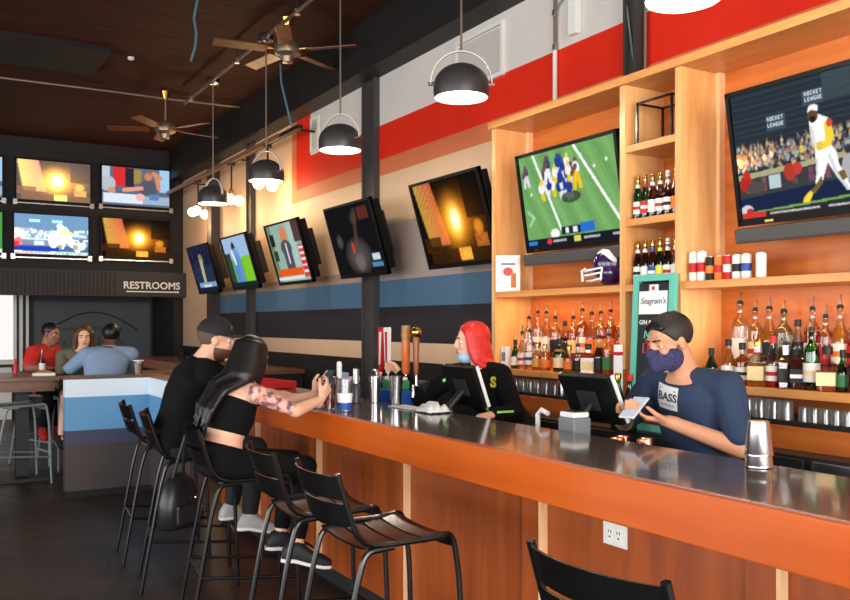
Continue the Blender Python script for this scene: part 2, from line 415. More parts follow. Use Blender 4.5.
# striped booth half wall at the far end
def stripes(name):
    m, nt, out = new_mat(name); L = nt.links.new
    b = nt.nodes.new('ShaderNodeBsdfPrincipled'); b.inputs['Roughness'].default_value = .45
    tc = nt.nodes.new('ShaderNodeTexCoord'); sx = nt.nodes.new('ShaderNodeSeparateXYZ'); L(tc.outputs['Object'], sx.inputs[0])
    r = nt.nodes.new('ShaderNodeValToRGB'); r.color_ramp.interpolation = 'CONSTANT'; e = r.color_ramp.elements
    e[0].position = 0; e[0].color = rgb(66,56,56); e[1].position = .47; e[1].color = rgb(60,62,92)
    q = e.new(.60); q.color = rgb(94,152,196)
    q = e.new(.90); q.color = rgb(222,236,246)
    L(sx.outputs['Z'], r.inputs[0]); L(r.outputs[0], b.inputs['Base Color']); L(b.outputs[0], out.inputs[0]); return m
t = thing('booth_divider', 'half wall striped in pale and mid blue at end of bar', 'half wall', (1.57, 8.3, 0))
B(-.40, .33, 0, .12, .06, 1.06).build('front_panel', stripes('blue_stripes'), t)
B(.33, .45, -1.4, .12, .06, 1.06).build('side_panel', stripes('blue_stripes_side'), t)
MB().box(-.39, .45, .01, .11, 0, .06).box(.35, .45, -1.38, .1, 0, .06).build('plinth', M['dark'], t)
MB().box(-.41, .5, .0, .35, 1.06, 1.08).box(.33, .6, -1.4, .0, 1.06, 1.08).build('cap', W['brown'], t)

# wall ledge at the far right
t = thing('wall_counter', 'brown wooden drinks counter along far right wall', 'counter', (3.4, 11.6, 0))
B(-.45, .44, -2.4, 2.5, 1.0, 1.05).build('counter_top', W['brown'], t)
B(-.47, -.45, -2.4, 2.5, .93, 1.05).build('fascia', W['ledge'], t)
B(-.3, .44, -2.35, 2.45, 0, 1.0).build('body', M['dark'], t)

# ---------------------------------------------------------------- back bar shelving
t = thing('back_bar_shelving', 'tall orange plywood shelving behind the bar with open bays', 'shelving', (3.5, 3, 0))
def sh(x0, x1, y0, y1, z0, z1, name, mat, b=.002): return B(x0-3.5, x1-3.5, y0-3, y1-3, z0, z1, b).build(name, mat, t)
Y0 = .9
sh(3.48, 3.84, Y0, 5.03, 2.92, 2.965, 'top_board', W['ply_s'])
sh(3.81, 3.835, Y0, 5.01, 1.0, 2.92, 'back_panel', W['ply_h'])
sh(3.5, 3.81, 4.965, 5.01, .98, 2.92, 'end_panel', W['ply'])
sh(3.5, 3.81, 3.685, 3.73, .98, 2.92, 'divider', W['ply'])
sh(3.5, 3.81, 3.265, 3.31, .98, 2.92, 'divider', W['ply'])
sh(3.5, 3.81, Y0, Y0+.045, .98, 2.92, 'end_panel', W['ply'])
sh(3.765, 3.81, 3.24, 3.265, 1.78, 2.92, 'corner_strip', W['batten']); sh(3.765, 3.81, 4.94, 4.965, 1.78, 2.92, 'corner_strip', W['batten'])
for y0, y1 in ((3.73, 4.965), (Y0+.045, 3.265)):
    sh(3.5, 3.81, y0, y1, 1.74, 1.78, 'shelf', W['ply_s'])
    sh(3.5, 3.81, y0, y1, 1.21, 1.25, 'shelf', W['ply_s'])
    sh(3.66, 3.81, y0, y1, 1.25, 1.33, 'bottle_step', W['ply_h'])
    sh(3.48, 3.81, y0, y1, 1.085, 1.105, 'glass_rack', M['dark'])
    sh(3.46, 3.5, y0, y1, .98, 1.085, 'apron', W['ply_h'])
for z in (2.55, 2.13, 1.76):
    sh(3.5, 3.81, 3.31, 3.685, z-.02, z+.02, 'narrow_shelf', W['ply_s'])
sh(3.46, 3.5, 3.265, 3.73, .98, 1.3, 'apron', W['ply_h'])
t = thing('back_counter', 'black under-counter cooler run below the plywood shelving', 'cooler', (3.6, 3, 0))
B(-.28, .23, -2.1, 2.0, .08, .98).build('body', M['black_satin'], t)
B(-.26, .2, -2.1, 2.0, 0, .08).build('plinth', M['dark'], t)
for k, y in enumerate((-2.05, -1.33, -.61, .11, .83)):
    d = B(-.305, -.28, y, y+.68, .14, .968, .004).build('door', M['steel'] if k == 1 else M['black_satin'], t)
    MB().tube([(-.325, y+.05, .90), (-.325, y+.63, .90)], .01, 8).build('door_handle', M['chrome'], d)
# ---------------------------------------------------------------- screen pictures
SM, nt_, out_ = new_mat('screen_picture')
e_ = nt_.nodes.new('ShaderNodeEmission'); a_ = nt_.nodes.new('ShaderNodeAttribute'); a_.attribute_name = 'picture'
e_.inputs[1].default_value = 1.0
nt_.links.new(a_.outputs['Color'], e_.inputs[0]); nt_.links.new(e_.outputs[0], out_.inputs[0])
FONT = {'R':'110101110101101','O':'111101101101111','C':'111100100100111','K':'101101110101101','E':'111100110100111','T':'111010010010010','L':'100100100100111','A':'010101111101101','G':'111100101101111','U':'101101101101111'}
class Canvas:
    def __init__(s, w=112, h=72, bg=(20,20,24)):
        s.w, s.h = w, h; s.p = [[tuple(bg) for _ in range(w)] for _ in range(h)]; s.r = random.Random(3)
    def px(s, i, j, c, a=1):
        if 0 <= i < s.w and 0 <= j < s.h:
            o = s.p[j][i]; s.p[j][i] = tuple(o[k]*(1-a)+c[k]*a for k in range(3))
    def shade(s, f, u0=0, v0=0, u1=1, v1=1):
        for j in range(int(v0*s.h), int(v1*s.h)):
            for i in range(int(u0*s.w), int(u1*s.w)):
                s.p[j][i] = f((i+.5)/s.w, (j+.5)/s.h, s.p[j][i])
    def rect(s, u0, v0, u1, v1, c, a=1, n=0):
        for j in range(round(v0*s.h), round(v1*s.h)):
            for i in range(round(u0*s.w), round(u1*s.w)):
                k = 1+s.r.uniform(-n, n); s.px(i, j, tuple(x*k for x in c), a)
    def ell(s, u, v, ru, rv, c, a=1, soft=0):
        for j in range(int((v-rv)*s.h)-1, int((v+rv)*s.h)+2):
            for i in range(int((u-ru)*s.w)-1, int((u+ru)*s.w)+2):
                d = (((i+.5)/s.w-u)/ru)**2+(((j+.5)/s.h-v)/rv)**2
                if d <= 1: s.px(i, j, c, a*(1-d)**soft if soft else a)
    def line(s, u0, v0, u1, v1, wd, c, a=1):
        n = 160; done = set()
        for k in range(n+1):
            t = k/n; u, v = (u0+(u1-u0)*t)*s.w, (v0+(v1-v0)*t)*s.h
            q = wd*s.w/2
            for j in range(int(v-q), int(v+q)+1):
                for i in range(int(u-q), int(u+q)+1):
                    if (i, j) not in done: done.add((i, j)); s.px(i, j, c, a)
    def poly(s, pts, c, a=1):
        P = [(u*s.w, v*s.h) for u, v in pts]
        for j in range(max(0, int(min(q[1] for q in P))), min(s.h, int(max(q[1] for q in P))+1)):
            y = j+.5; xs = []
            for (x0, y0), (x1, y1) in zip(P, P[1:]+P[:1]):
                if (y0 <= y) != (y1 <= y): xs.append(x0+(y-y0)*(x1-x0)/(y1-y0))
            xs.sort()
            for x0, x1 in zip(xs[::2], xs[1::2]):
                for i in range(int(x0+.5), int(x1+.5)): s.px(i, j, c, a)
    def text(s, u, v, txt, c):
        x, y = int(u*s.w), int(v*s.h)
        for ch in txt:
            for k, b in enumerate(FONT[ch]):
                if b == '1': s.px(x+k % 3, y+k//3, c)
            x += 4
    def soften(s):
        q = s.p; out = []
        for j in range(s.h):
            row = []
            for i in range(s.w):
                a = [0, 0, 0]; n = 0
                for dj, di, wt in ((0,0,3),(0,1,1.3),(0,-1,1.3),(1,0,1.3),(-1,0,1.3)):
                    jj, ii = j+dj, i+di
                    if 0 <= jj < s.h and 0 <= ii < s.w:
                        c = q[jj][ii]; n += wt
                        for k in range(3): a[k] += c[k]*wt
                g = s.r.uniform(.95, 1.05)
                row.append(tuple(x/n*g for x in a))
            out.append(row)
        s.p = out
    def squeeze(s, f):
        """the picture so far fills the first part of the width; the rest mirrors on"""
        for j in range(s.h):
            o = s.p[j][:]
            s.p[j] = [o[min(s.w-1, int(i/f))] if i < f*s.w else o[max(0, s.w-1-int(i-f*s.w))] for i in range(s.w)]
    def mesh(s, name, W_, H_, parent, y=-.001, gain=1.0):
        s.soften()
        verts = [(-W_/2+W_*i/s.w, y, H_/2-H_*j/s.h) for j in range(s.h+1) for i in range(s.w+1)]
        q = s.w+1
        faces = [(j*q+i, (j+1)*q+i, (j+1)*q+i+1, j*q+i+1) for j in range(s.h) for i in range(s.w)]
        me = bpy.data.meshes.new(name); me.from_pydata(verts, [], faces)
        at = me.color_attributes.new('picture', 'FLOAT_COLOR', 'CORNER')
        buf = []
        for j in range(s.h):
            for i in range(s.w):
                c = lin(tuple(max(0, min(255, x))/255 for x in s.p[j][i]))
                buf += [c[0]*gain, c[1]*gain, c[2]*gain, 1]*4
        at.data.foreach_set('color', buf)
        return link(name, me, SM, parent)
def player(c, u, v, h, top, leg, skin=(120,80,60)):
    c.ell(u, v-h*.42, h*.055, h*.09, skin); c.ell(u, v-h*.18, h*.11, h*.2, top)
    c.line(u-.01, v, u-h*.09, v+h*.42, h*.075, leg); c.line(u+.01, v, u+h*.1, v+h*.4, h*.075, leg)
    c.line(u, v-h*.25, u-h*.14, v-h*.02, .02, skin)
def pic_glow(bright=1):
    c = Canvas(bg=(16,10,8))
    c.shade(lambda u, v, o: tuple(x+y*max(0, 1-((u-.56)**2+(v-.52)**2)**.5/.6)**1.6 for x, y in zip(o, (235,130,20))))
    for k in range(14):
        c.line(.02+k*.02, .02, .1+k*.022, .75, .02, (250,200-6*k,80), .5)
    c.ell(.52, .5, .26, .46, (255,170,40), 1, 2.2); c.ell(.54, .5, .15, .28, (255,226,110), 1, 1.8); c.ell(.55, .49, .09, .17, (255,255,220), 1, 1.4)
    c.rect(0, .66, .26, .86, (60,30,12), .8, .3); c.rect(.05, .84, 1, 1, (60,32,10), .7, .3)
    c.rect(.5, .83, .68, .98, (240,170,60), .9, .2)
    c.ell(.85, .62, .07, .1, (230,140,40), .8, .3); c.rect(.78, .7, .95, .85, (200,110,40), .7, .3)
    c.rect(.72, 0, 1, .5, (20,12,8), .6)
    if bright > 1: c.shade(lambda u, v, o: tuple(min(255, x*1.05+f) for x, f in zip(o, (70, 64, 62))))
    return c
def pic_ball(words=True, wide=False):
    c = Canvas(200, 116, bg=(36,44,52)) if not wide else Canvas(bg=(50,70,84))
    for k in range(6): c.rect(0, .05+.06*k, 1, .06+.06*k, (58,66,76), .8)
    for k in range(int(130)):
        u = c.r.random(); v = .38+.2*c.r.random()
        c.ell(u, v, .016, .035, c.r.choice([(190,150,120),(160,180,190),(200,170,90),(80,110,130),(200,200,200)]), .8)
    c.shade(lambda u, v, o: tuple(x+y*max(0, .3-u)*2.2 for x, y in zip(o, (190,90,20))), 0, .36, .3, .62)
    c.rect(0, .6, 1, .645, (160,160,130)); c.rect(0, .645, 1, .78, (70,72,70), 1, .3)
    for k in range(9): c.rect(.06+.1*k, .66, .1+.1*k, .78, (150,150,150), .5, .3)
    c.ell(.05, .68, .05, .09, (190,40,40)); c.ell(.17, .73, .07, .06, (70,60,60)); c.rect(.27, .66, .38, .76, (170,190,200)); c.ell(.56, .68, .05, .09, (170,50,40))
    c.rect(0, .78, 1, .93, (22,34,66)); c.line(0, .95, 1, .93, .012, (110,160,70))
    c.ell(.9, .74, .07, .13, (160,160,165)); c.ell(.9, .62, .03, .05, (50,50,60)); c.ell(.05, .95, .06, .08, (190,190,200))
    c.rect(0, .95, 1, 1, (46,36,42)); c.rect(0, .95, .28, 1, (200,50,50)); c.rect(.3, .965, .7, .985, (200,200,200), .7, .4); c.rect(.74, .965, 1, .985, (200,200,200), .7, .4)
    # batter in white and yellow
    s = 1.0
    c.ell(.62, .3, .045, .075, (60,44,40)); c.ell(.61, .27, .045, .06, (235,235,230)); c.ell(.65, .42, .085, .15, (240,240,240))
    c.line(.62, .46, .72, .42, .04, (230,190,60)); c.line(.66, .38, .76, .48, .045, (236,200,70)); c.ell(.68, .52, .05, .05, (232,196,60))
    c.line(.66, .55, .62, .78, .07, (244,244,244)); c.line(.7, .55, .79, .74, .065, (244,244,244))
    c.line(.62, .78, .55, .86, .045, (110,90,50)); c.line(.54, .85, .51, .93, .05, (236,200,60)); c.line(.79, .74, .86, .88, .045, (240,240,240)); c.line(.81, .77, .83, .82, .045, (110,90,50))
    if wide:
        c.rect(.2, .12, .34, .2, (120,170,220)); c.rect(.5, .12, .64, .2, (120,170,220))
        c.shade(lambda u, v, o: (o[0]*.95+22, o[1]*1.0+34, o[2]*1.05+46))
        c.shade(lambda u, v, o: (o[0]*1.1+30, o[1]*1.1+30, o[2]*1.1+34)); c.rect(0, .8, .6, .92, (40,60,170)); c.rect(0, .7, .06, .82, (220,50,50)); c.ell(.52, .62, .07, .22, (255,255,255)); c.rect(0, .94, 1, 1, (210,220,225), .7, .5)
    else:
        c.squeeze(.72)
        for u, v in ((.165, .22), (.385, .16)):
            c.rect(u-.012, v-.02, u+.128, v+.125, (66,80,94)); c.text(u, v, 'ROCKET', (236,240,244)); c.text(u, v+.055, 'LEAGUE', (236,240,244))
    return c
def pic_ball_big():
    c = Canvas(280, 165, bg=(40,48,56)); R = c.r.uniform
    for k in range(9): c.rect(0, .02+.045*k, 1, .03+.045*k, (56,64,74), .8, .1)
    c.rect(.46, .0, .62, .2, (70,84,88), .6)
    for k in range(420):
        u = R(0, 1); v = R(.42, .62); q = c.r.choice([(176,140,110),(150,170,178),(190,160,96),(84,110,128),(196,196,190),(60,66,78),(206,176,120)])
        c.ell(u, v, .007, .018, q, .85); c.ell(u, v-.025, .0045, .011, (150,110,90), .8)
    for k in range(26):
        u = R(0, 1); v = R(.46, .56); c.ell(u, v, .012, .03, c.r.choice([(220,214,190),(226,196,90),(130,160,176)]), .9); c.ell(u, v-.045, .008, .02, (170,120,90)); 
    c.shade(lambda u, v, o: tuple(x+y*max(0, .22-u)*3.2*max(0, 1-abs(v-.54)/.1) for x, y in zip(o, (220,110,30))), 0, .42, .3, .66)
    c.poly([(0,.645),(1,.56),(1,.60),(0,.69)], (168,160,124)); c.poly([(0,.69),(1,.60),(1,.79),(0,.84)], (58,60,62))
    for k in range(12): c.rect(.04+.08*k, .69-.006*k, .065+.08*k, .8-.006*k, (R(60,150), R(60,120), R(60,110)), .7, .3)
    c.rect(.16, .68, .22, .79, (176,196,200)); c.ell(.04, .72, .035, .07, (176,40,36)); c.ell(.045, .65, .02, .03, (190,50,40)); c.ell(.09, .76, .05, .05, (80,72,72)); c.ell(.27, .68, .03, .07, (168,58,44)); c.ell(.31, .66, .022, .05, (190,60,50))
    c.poly([(0,.84),(1,.74),(1,.90),(0,.955)], (28,38,66)); c.poly([(0,.955),(1,.88),(1,.90),(0,.975)], (112,158,76))
    c.ell(.55, .72, .035, .1, (168,168,172)); c.ell(.55, .59, .016, .03, (52,52,62)); c.ell(.03, .94, .035, .05, (200,200,206)); c.ell(.045, .95, .02, .03, (180,50,50))
    W1, W2, YL, SK_ = (240,240,238), (206,208,212), (238,204,64), (96,66,52)
    c.poly([(.40,.53),(.475,.52),(.50,.60),(.505,.68),(.52,.74),(.555,.88),(.535,.885),(.49,.78),(.455,.66),(.44,.72),(.425,.79),(.385,.83),(.39,.79),(.40,.68)], W1)
    c.poly([(.455,.60),(.47,.60),(.50,.76),(.545,.88),(.53,.885),(.485,.76)], W2); c.poly([(.40,.62),(.41,.62),(.405,.74),(.395,.76)], W2)
    c.poly([(.42,.75),(.425,.80),(.385,.87),(.36,.875),(.36,.85),(.385,.82)], (112,92,50)); c.poly([(.36,.845),(.375,.87),(.355,.93),(.32,.935),(.325,.90)], YL)
    c.poly([(.495,.74),(.525,.73),(.535,.79),(.515,.81)], (112,92,50)); c.poly([(.54,.85),(.56,.87),(.575,.92),(.55,.925)], W1)
    c.poly([(.385,.32),(.43,.29),(.475,.33),(.49,.42),(.48,.53),(.40,.54),(.385,.44)], W1); c.poly([(.385,.36),(.40,.38),(.41,.53),(.40,.54),(.385,.44)], W2)
    c.poly([(.455,.36),(.485,.37),(.495,.47),(.475,.54),(.42,.56),(.415,.52),(.455,.49)], YL); c.poly([(.41,.50),(.44,.49),(.44,.55),(.41,.56)], (226,190,60)); c.ell(.478, .37, .014, .03, (200,80,50))
    c.ell(.405, .29, .024, .055, SK_); c.poly([(.38,.27),(.39,.22),(.415,.205),(.435,.23),(.43,.27),(.40,.25)], (236,236,232)); c.ell(.404, .32, .014, .025, (40,30,28))
    for u, v in ((.185, .235), (.375, .11)):
        c.rect(u-.01, v-.015, u+.09, v+.1, (60,76,92)); c.text(u, v, 'ROCKET', (240,244,248)); c.text(u, v+.045, 'LEAGUE', (240,244,248))
    c.rect(0, .955, 1, 1, (50,38,44)); c.rect(0, .955, .13, 1, (200,54,54)); c.rect(.15, .97, .4, .985, (206,206,206), .8, .4); c.rect(.44, .97, .7, .985, (206,206,206), .8, .4)
    return c
def pic_football():
    c = Canvas(168, 112, bg=(112,164,96))
    for k in range(16): c.line(-.1+.09*k, 0, .25+.09*k, 1, .03, (128,178,108) if k % 2 else (100,152,86), .6)
    c.line(.6, 0, 1.04, 1, .014, (240,244,240)); c.line(.16, .0, .38, .84, .014, (240,244,240))
    for u, v in ((.66,.12),(.78,.26),(.9,.22),(.1,.42)): c.ell(u, v, .012, .02, (230,235,230))
    for k in range(26):
        u = .2+.36*c.r.random(); v = .12+.3*c.r.random(); tm = c.r.random() < .5
        top, leg, hel = ((236,236,240), (236,196,40), (240,200,60)) if tm else ((40,60,140), (220,220,230), (60,70,150))
        c.line(u, v, u+.02*c.r.uniform(-1, 1), v+.11, .025, leg); c.ell(u, v, .03, .06, top); c.ell(u+.005, v-.06, .016, .03, hel)
    player(c, .06, .22, .26, (60,70,130), (210,210,220)); player(c, .6, .3, .34, (240,240,240), (236,190,40)); player(c, .3, .2, .3, (40,60,140), (230,230,235))
    c.ell(.52, .52, .1, .06, (40,50,40), .7)
    c.line(.03, .6, .1, .68, .012, (200,220,200), .6); c.line(.1, .68, .04, .76, .012, (200,220,200), .6)
    c.rect(.38, .82, .72, .9, (26,44,52)); c.rect(.58, .8, .72, .9, (40,110,200)); c.ell(.31, .88, .05, .05, (240,240,240)); c.rect(.42, .83, .46, .89, (230,230,230)); c.rect(.5, .83, .55, .89, (230,230,230))
    c.rect(0, .92, 1, 1, (24,28,40)); c.rect(.0, .94, .1, .98, (50,120,220)); c.ell(.24, .96, .03, .03, (220,60,50)); c.rect(.28, .95, .42, .975, (210,210,210), .8, .3); c.rect(.5, .93, .57, .99, (220,210,80)); c.rect(.6, .95, .76, .975, (210,210,210), .8, .3); c.rect(.88, .95, .98, .975, (210,210,210), .8, .3)
    return c
def pic_anchor():
    c = Canvas(bg=(150,180,165)); c.rect(0, 0, .12, 1, (110,130,110)); c.rect(.04, .15, .17, .36, (40,40,40)); c.rect(.05, .45, .18, .62, (60,60,50)); c.rect(.62, 0, .8, .8, (170,200,190))
    c.rect(.78, 0, 1, .35, (90,60,60)); c.ell(.48, .2, .1, .15, (226,130,90)); c.rect(.37, .33, .62, .85, (84,84,90)); c.ell(.48, .42, .16, .14, (84,84,90)); c.rect(.46, .33, .51, .7, (230,210,220))
    c.rect(.05, .78, .8, .9, (236,90,30)); c.rect(.82, .4, .97, .95, (220,60,60)); 
    for k in range(5): c.rect(.83, .43+.1*k, .96, .47+.1*k, (240,240,240))
    c.rect(0, .92, .8, .97, (230,230,225)); return c
def pic_golf():
    c = Canvas(bg=(160,190,225)); c.rect(0, .45, 1, 1, (110,180,50)); c.rect(.62, .4, .95, .95, (130,200,50)); c.rect(.0, .3, .2, .9, (50,70,60))
    c.ell(.4, .2, .07, .1, (60,50,50)); c.ell(.42, .42, .16, .2, (110,160,220)); c.line(.36, .5, .34, .95, .17, (84,140,205)); c.line(.5, .5, .5, .95, .12, (100,150,215)); c.line(.3, .3, .35, .5, .06, (230,230,235)); c.rect(0, .9, 1, 1, (30,40,40)); return c
def pic_arena():
    c = Canvas(bg=(30,34,60)); c.rect(0, .45, 1, .8, (40,50,80), 1, .4); c.ell(.5, .3, .1, .14, (150,140,110)); c.line(.48, .4, .45, .7, .12, (190,180,130)); c.rect(.1, .8, .95, .92, (130,170,210), 1, .3)
    for k in range(40): c.ell(c.r.random(), c.r.random()*.5, .02, .03, (70,70,110), .7)
    c.rect(.3, .86, .7, .92, (220,230,235)); return c
def pic_dark():
    c = Canvas(bg=(20,20,22)); c.ell(.5, .75, .3, .3, (110,100,96), .7, .6); c.line(.62, .1, .5, .6, .05, (90,70,60), .6); c.ell(.57, .2, .08, .1, (80,60,54), .8, .3); c.ell(.42, .62, .035, .1, (210,60,50), .9, .3)
    c.ell(.15, .5, .08, .12, (90,95,90), .7, .5); c.rect(.68, .06, .9, .24, (120,50,40), .7); c.ell(.5, .84, .12, .14, (120,110,105), .7, .4)
    c.rect(.78, .74, .94, .84, (190,210,225)); c.rect(.74, .86, .96, .93, (80,130,170)); return c
def pic_studio():
    c = Canvas(bg=(90,100,120)); c.rect(.16, 0, .42, .5, (206,44,50)); c.rect(.34, .02, .46, .5, (40,40,50)); c.rect(.46, .04, .58, .4, (150,130,70)); c.rect(.85, .0, 1, .6, (150,190,220)); c.rect(.0, .0, .12, .4, (180,190,200))
    c.ell(.68, .2, .06, .11, (190,120,90)); c.ell(.68, .5, .15, .2, (80,84,96)); c.line(.8, .15, .84, .5, .05, (200,130,100)); c.line(.76, .1, .86, .22, .05, (200,130,100)); c.line(.32, .6, .58, .52, .05, (220,150,120))
    c.ell(.08, .45, .12, .2, (170,180,190)); c.ell(.14, .62, .06, .08, (200,140,110)); c.rect(.02, .7, .6, .95, (206,216,226)); c.rect(.6, .72, 1, .95, (150,170,190)); c.ell(.56, .76, .07, .1, (230,170,170)); c.rect(.7, .66, .84, .82, (90,120,180)); return c
def pic_green():
    c = Canvas(bg=(70,150,70)); c.rect(0, .9, 1, 1, (230,230,230)); c.ell(.8, .5, .1, .3, (230,80,80)); return c

# ---------------------------------------------------------------- televisions
def tv(label, loc, rz, w, h, pic, tilt=0, group=None, deep=.09, bar=False, corners=False, mount=.2, gain=1.0, bz=.022):
    t = thing('television', label, 'television', loc, rz, group, tilt)
    mb = MB()
    for a in ((-w/2, w/2, h/2-bz, h/2), (-w/2, w/2, -h/2, -h/2+bz*1.6), (-w/2, -w/2+bz, -h/2, h/2), (w/2-bz, w/2, -h/2, h/2)):
        mb.box(a[0], a[1], -.012, .02, a[2], a[3])
    mb.box(-w/2, w/2, .004, .03, -h/2, h/2)
    mb.build('bezel', M['tvblack'], t)
    B(-w*.46, w*.46, .03, deep, -h*.44, h*.46, .01).build('back_housing', M['tvblack'], t)
    pic.mesh('screen', w-2*bz, h-2.6*bz, t, .003, gain).location = (0, 0, bz*.3)
    if bar:
        B(-w*.5, w*.5, -.05, .03, -h/2-.085, -h/2-.01, .012).build('sound_bar', pbr('sound_bar_grey', rgb(74,70,68), .5), t)
        MB().box(-.40, -.35, -.014, -.012, -h/2+.008, -h/2+.02).build('maker_badge', M['gold'], t)
    if corners:
        mb = MB().box(-w/2-.01, w/2+.01, -.03, .0, -h/2-.03, -h/2-.012)
        for s in (-1, 1): mb.box(s*w/2-.03, s*w/2+.03, -.04, .02, -h/2-.05, -h/2+.03)
        mb.build('silver_bracket', M['steel'], t)
    if mount: B(-.16, .16, deep, deep+mount, -.2, .2).build('wall_mount', M['black_satin'], t)
    return t
RZ = -PI/2
for lab, y, pic, g in (('television on striped wall showing a glowing fire-lit scene, beside the plywood shelving', 5.50, pic_glow(), 1.1),
                    ('television with a dark dim picture and pale caption, mounted across the grey wall post', 7.16, pic_dark(), .9),
                    ('television showing a suited newsreader with red and orange captions', 8.80, pic_anchor(), .8),
                    ('television showing a figure in blue against green grass', 10.42, pic_golf(), .8),
                    ('smallest looking wall television with dim blue arena picture near back corner', 11.98, pic_arena(), .75)):
    tv(lab, (3.48, y, 2.325), RZ, .96, .69, pic, math.radians(16.5), 'tilted televisions on the striped wall', .11, False, False, .17, g)
tv('television in left shelving bay showing green football field', (3.545, 4.235, 2.36), RZ, .97, .655, pic_football(), math.radians(9), 'large televisions in the shelving', .07, True, mount=.16, gain=.9)
tv('large television in right shelving bay showing baseball batter in white', (3.53, 2.395, 2.37), RZ, 1.12, .66, pic_ball_big(), math.radians(9), 'large televisions in the shelving', .07, True, mount=.16, gain=.95)
G3 = 'televisions in two rows on the black back wall'
for lab, x, z, pic, g in (('upper row television showing pale orange glowing scene on black wall', 1.86, 3.74, pic_glow(2), 1.3),
                          ('upper row television showing a studio guest and red backdrop', 3.08, 3.75, pic_studio(), 1.0),
                          ('lower row television showing white baseball batter on blue', 1.83, 2.92, pic_ball(False, True), 1.1),
                          ('lower row television showing deep orange glow above RESTROOMS sign', 3.08, 2.93, pic_glow(1), 1.4),
                          ('upper television cut by left edge of picture on black wall', .62, 3.74, pic_studio(), 1.0),
                          ('lower green television cut by left edge of picture', .62, 2.92, pic_green(), 1.0)):
    tv(lab, (x, 14.32, z), 0, 1.09, .66, pic, 0, G3, .06, False, True, .03, g)

# ---------------------------------------------------------------- pendants
def pendant(label, y, spin, z):
    x = 2.85
    t = thing('pendant_lamp', label, 'pendant lamp', (x, y, z), spin, 'grey dome pendants over the bar')
    prof = [(.163, 0), (.168, .03), (.168, .07)]+[(.168*math.cos(a*PI/2/9), .07+.135*math.sin(a*PI/2/9)) for a in range(1, 9)]+[(.012, .206)]
    MB().lathe(prof, seg=36, cap0=False).build('lamp_shade', M['shade'], t, True, 60)
    MB().lathe([(r*.965, zz*.96+.001) for r, zz in prof], seg=36, cap0=False).build('shade_lining', M['inner'], t, True, 60)
    n = 18
    path = [(-.185, 0, .085)]+[(-.185*math.cos(PI*k/n), 0, .085+.195*math.sin(PI*k/n)) for k in range(1, n)]+[(.185, 0, .085)]
    mb = MB()
    rings = []
    for k, p in enumerate(path):
        a = PI*k/n; d = V((-math.cos(a), 0, math.sin(a)))
        p = V(p); rings.append([p+V((0, -.012, 0))+d*.003, p+V((0, .012, 0))+d*.003, p+V((0, .012, 0))-d*.003, p+V((0, -.012, 0))-d*.003])
    mb.quadstrip(rings); mb.build('yoke', M['plaster'], t)  # plain white colour paints in the highlight along the yoke
    MB().tube([(-.2, 0, .085), (-.16, 0, .085)], .011, 8).tube([(.16, 0, .085), (.2, 0, .085)], .011, 8).build('pivot', M['chrome'], t)
    MB().tube([(0, 0, .28), (0, 0, 4.23-z)], .007, 8).build('stem', M['pipe'], t)
    MB().lathe([(.055, 4.2-z), (.07, 4.21-z), (.07, 4.26-z), (.06, 4.275-z)], seg=20).build('ceiling_box', M['steel'], t, True)
    MB().ell((0, 0, .07), (.042, .042, .05)).build('bulb', M['bulb'], t, True)
    l = bpy.data.lights.new('bulb_light', 'POINT'); l.energy = 14; l.color = (1, .84, .66); l.shadow_soft_size = .05
    lo = bpy.data.objects.new('bulb_light', l); C.objects.link(lo); lo.location = (x, y, z-.005)
    return t
pendant('grey dome pendant lamp over right end of bar, cut by top of picture', 2.65, .5, 2.945)
pendant('largest fully visible grey dome pendant with pale yoke, in front of red stripe', 4.40, -.55, 2.92)
pendant('grey dome pendant lamp hanging before the small wall vent', 6.12, -1.1, 2.90)
pendant('grey dome pendant lamp with glowing globes seen right below it', 7.76, -1.1, 2.895)
pendant('grey dome pendant farthest along the bar, nearest the black back wall', 9.43, -1.3, 2.885)
t = thing('ceiling_conduit', 'galvanised conduit run along the ceiling above the bar', 'conduit', (2.85, 6, 4.25))
MB().tube([(0, -8, 0), (0, 4.6, 0)], .016, 8).build('pipe', M['pipe'], t)
for y in (-3.4, -.75, 1, 2.6, 4.3):
    MB().lathe([(.028, -.03), (.034, -.02), (.034, .02), (.02, .03)], (0, y, 0), 10).box(-.006, .006, y-.006, y+.006, 0, .16).build('hanger', M['steel'], t)
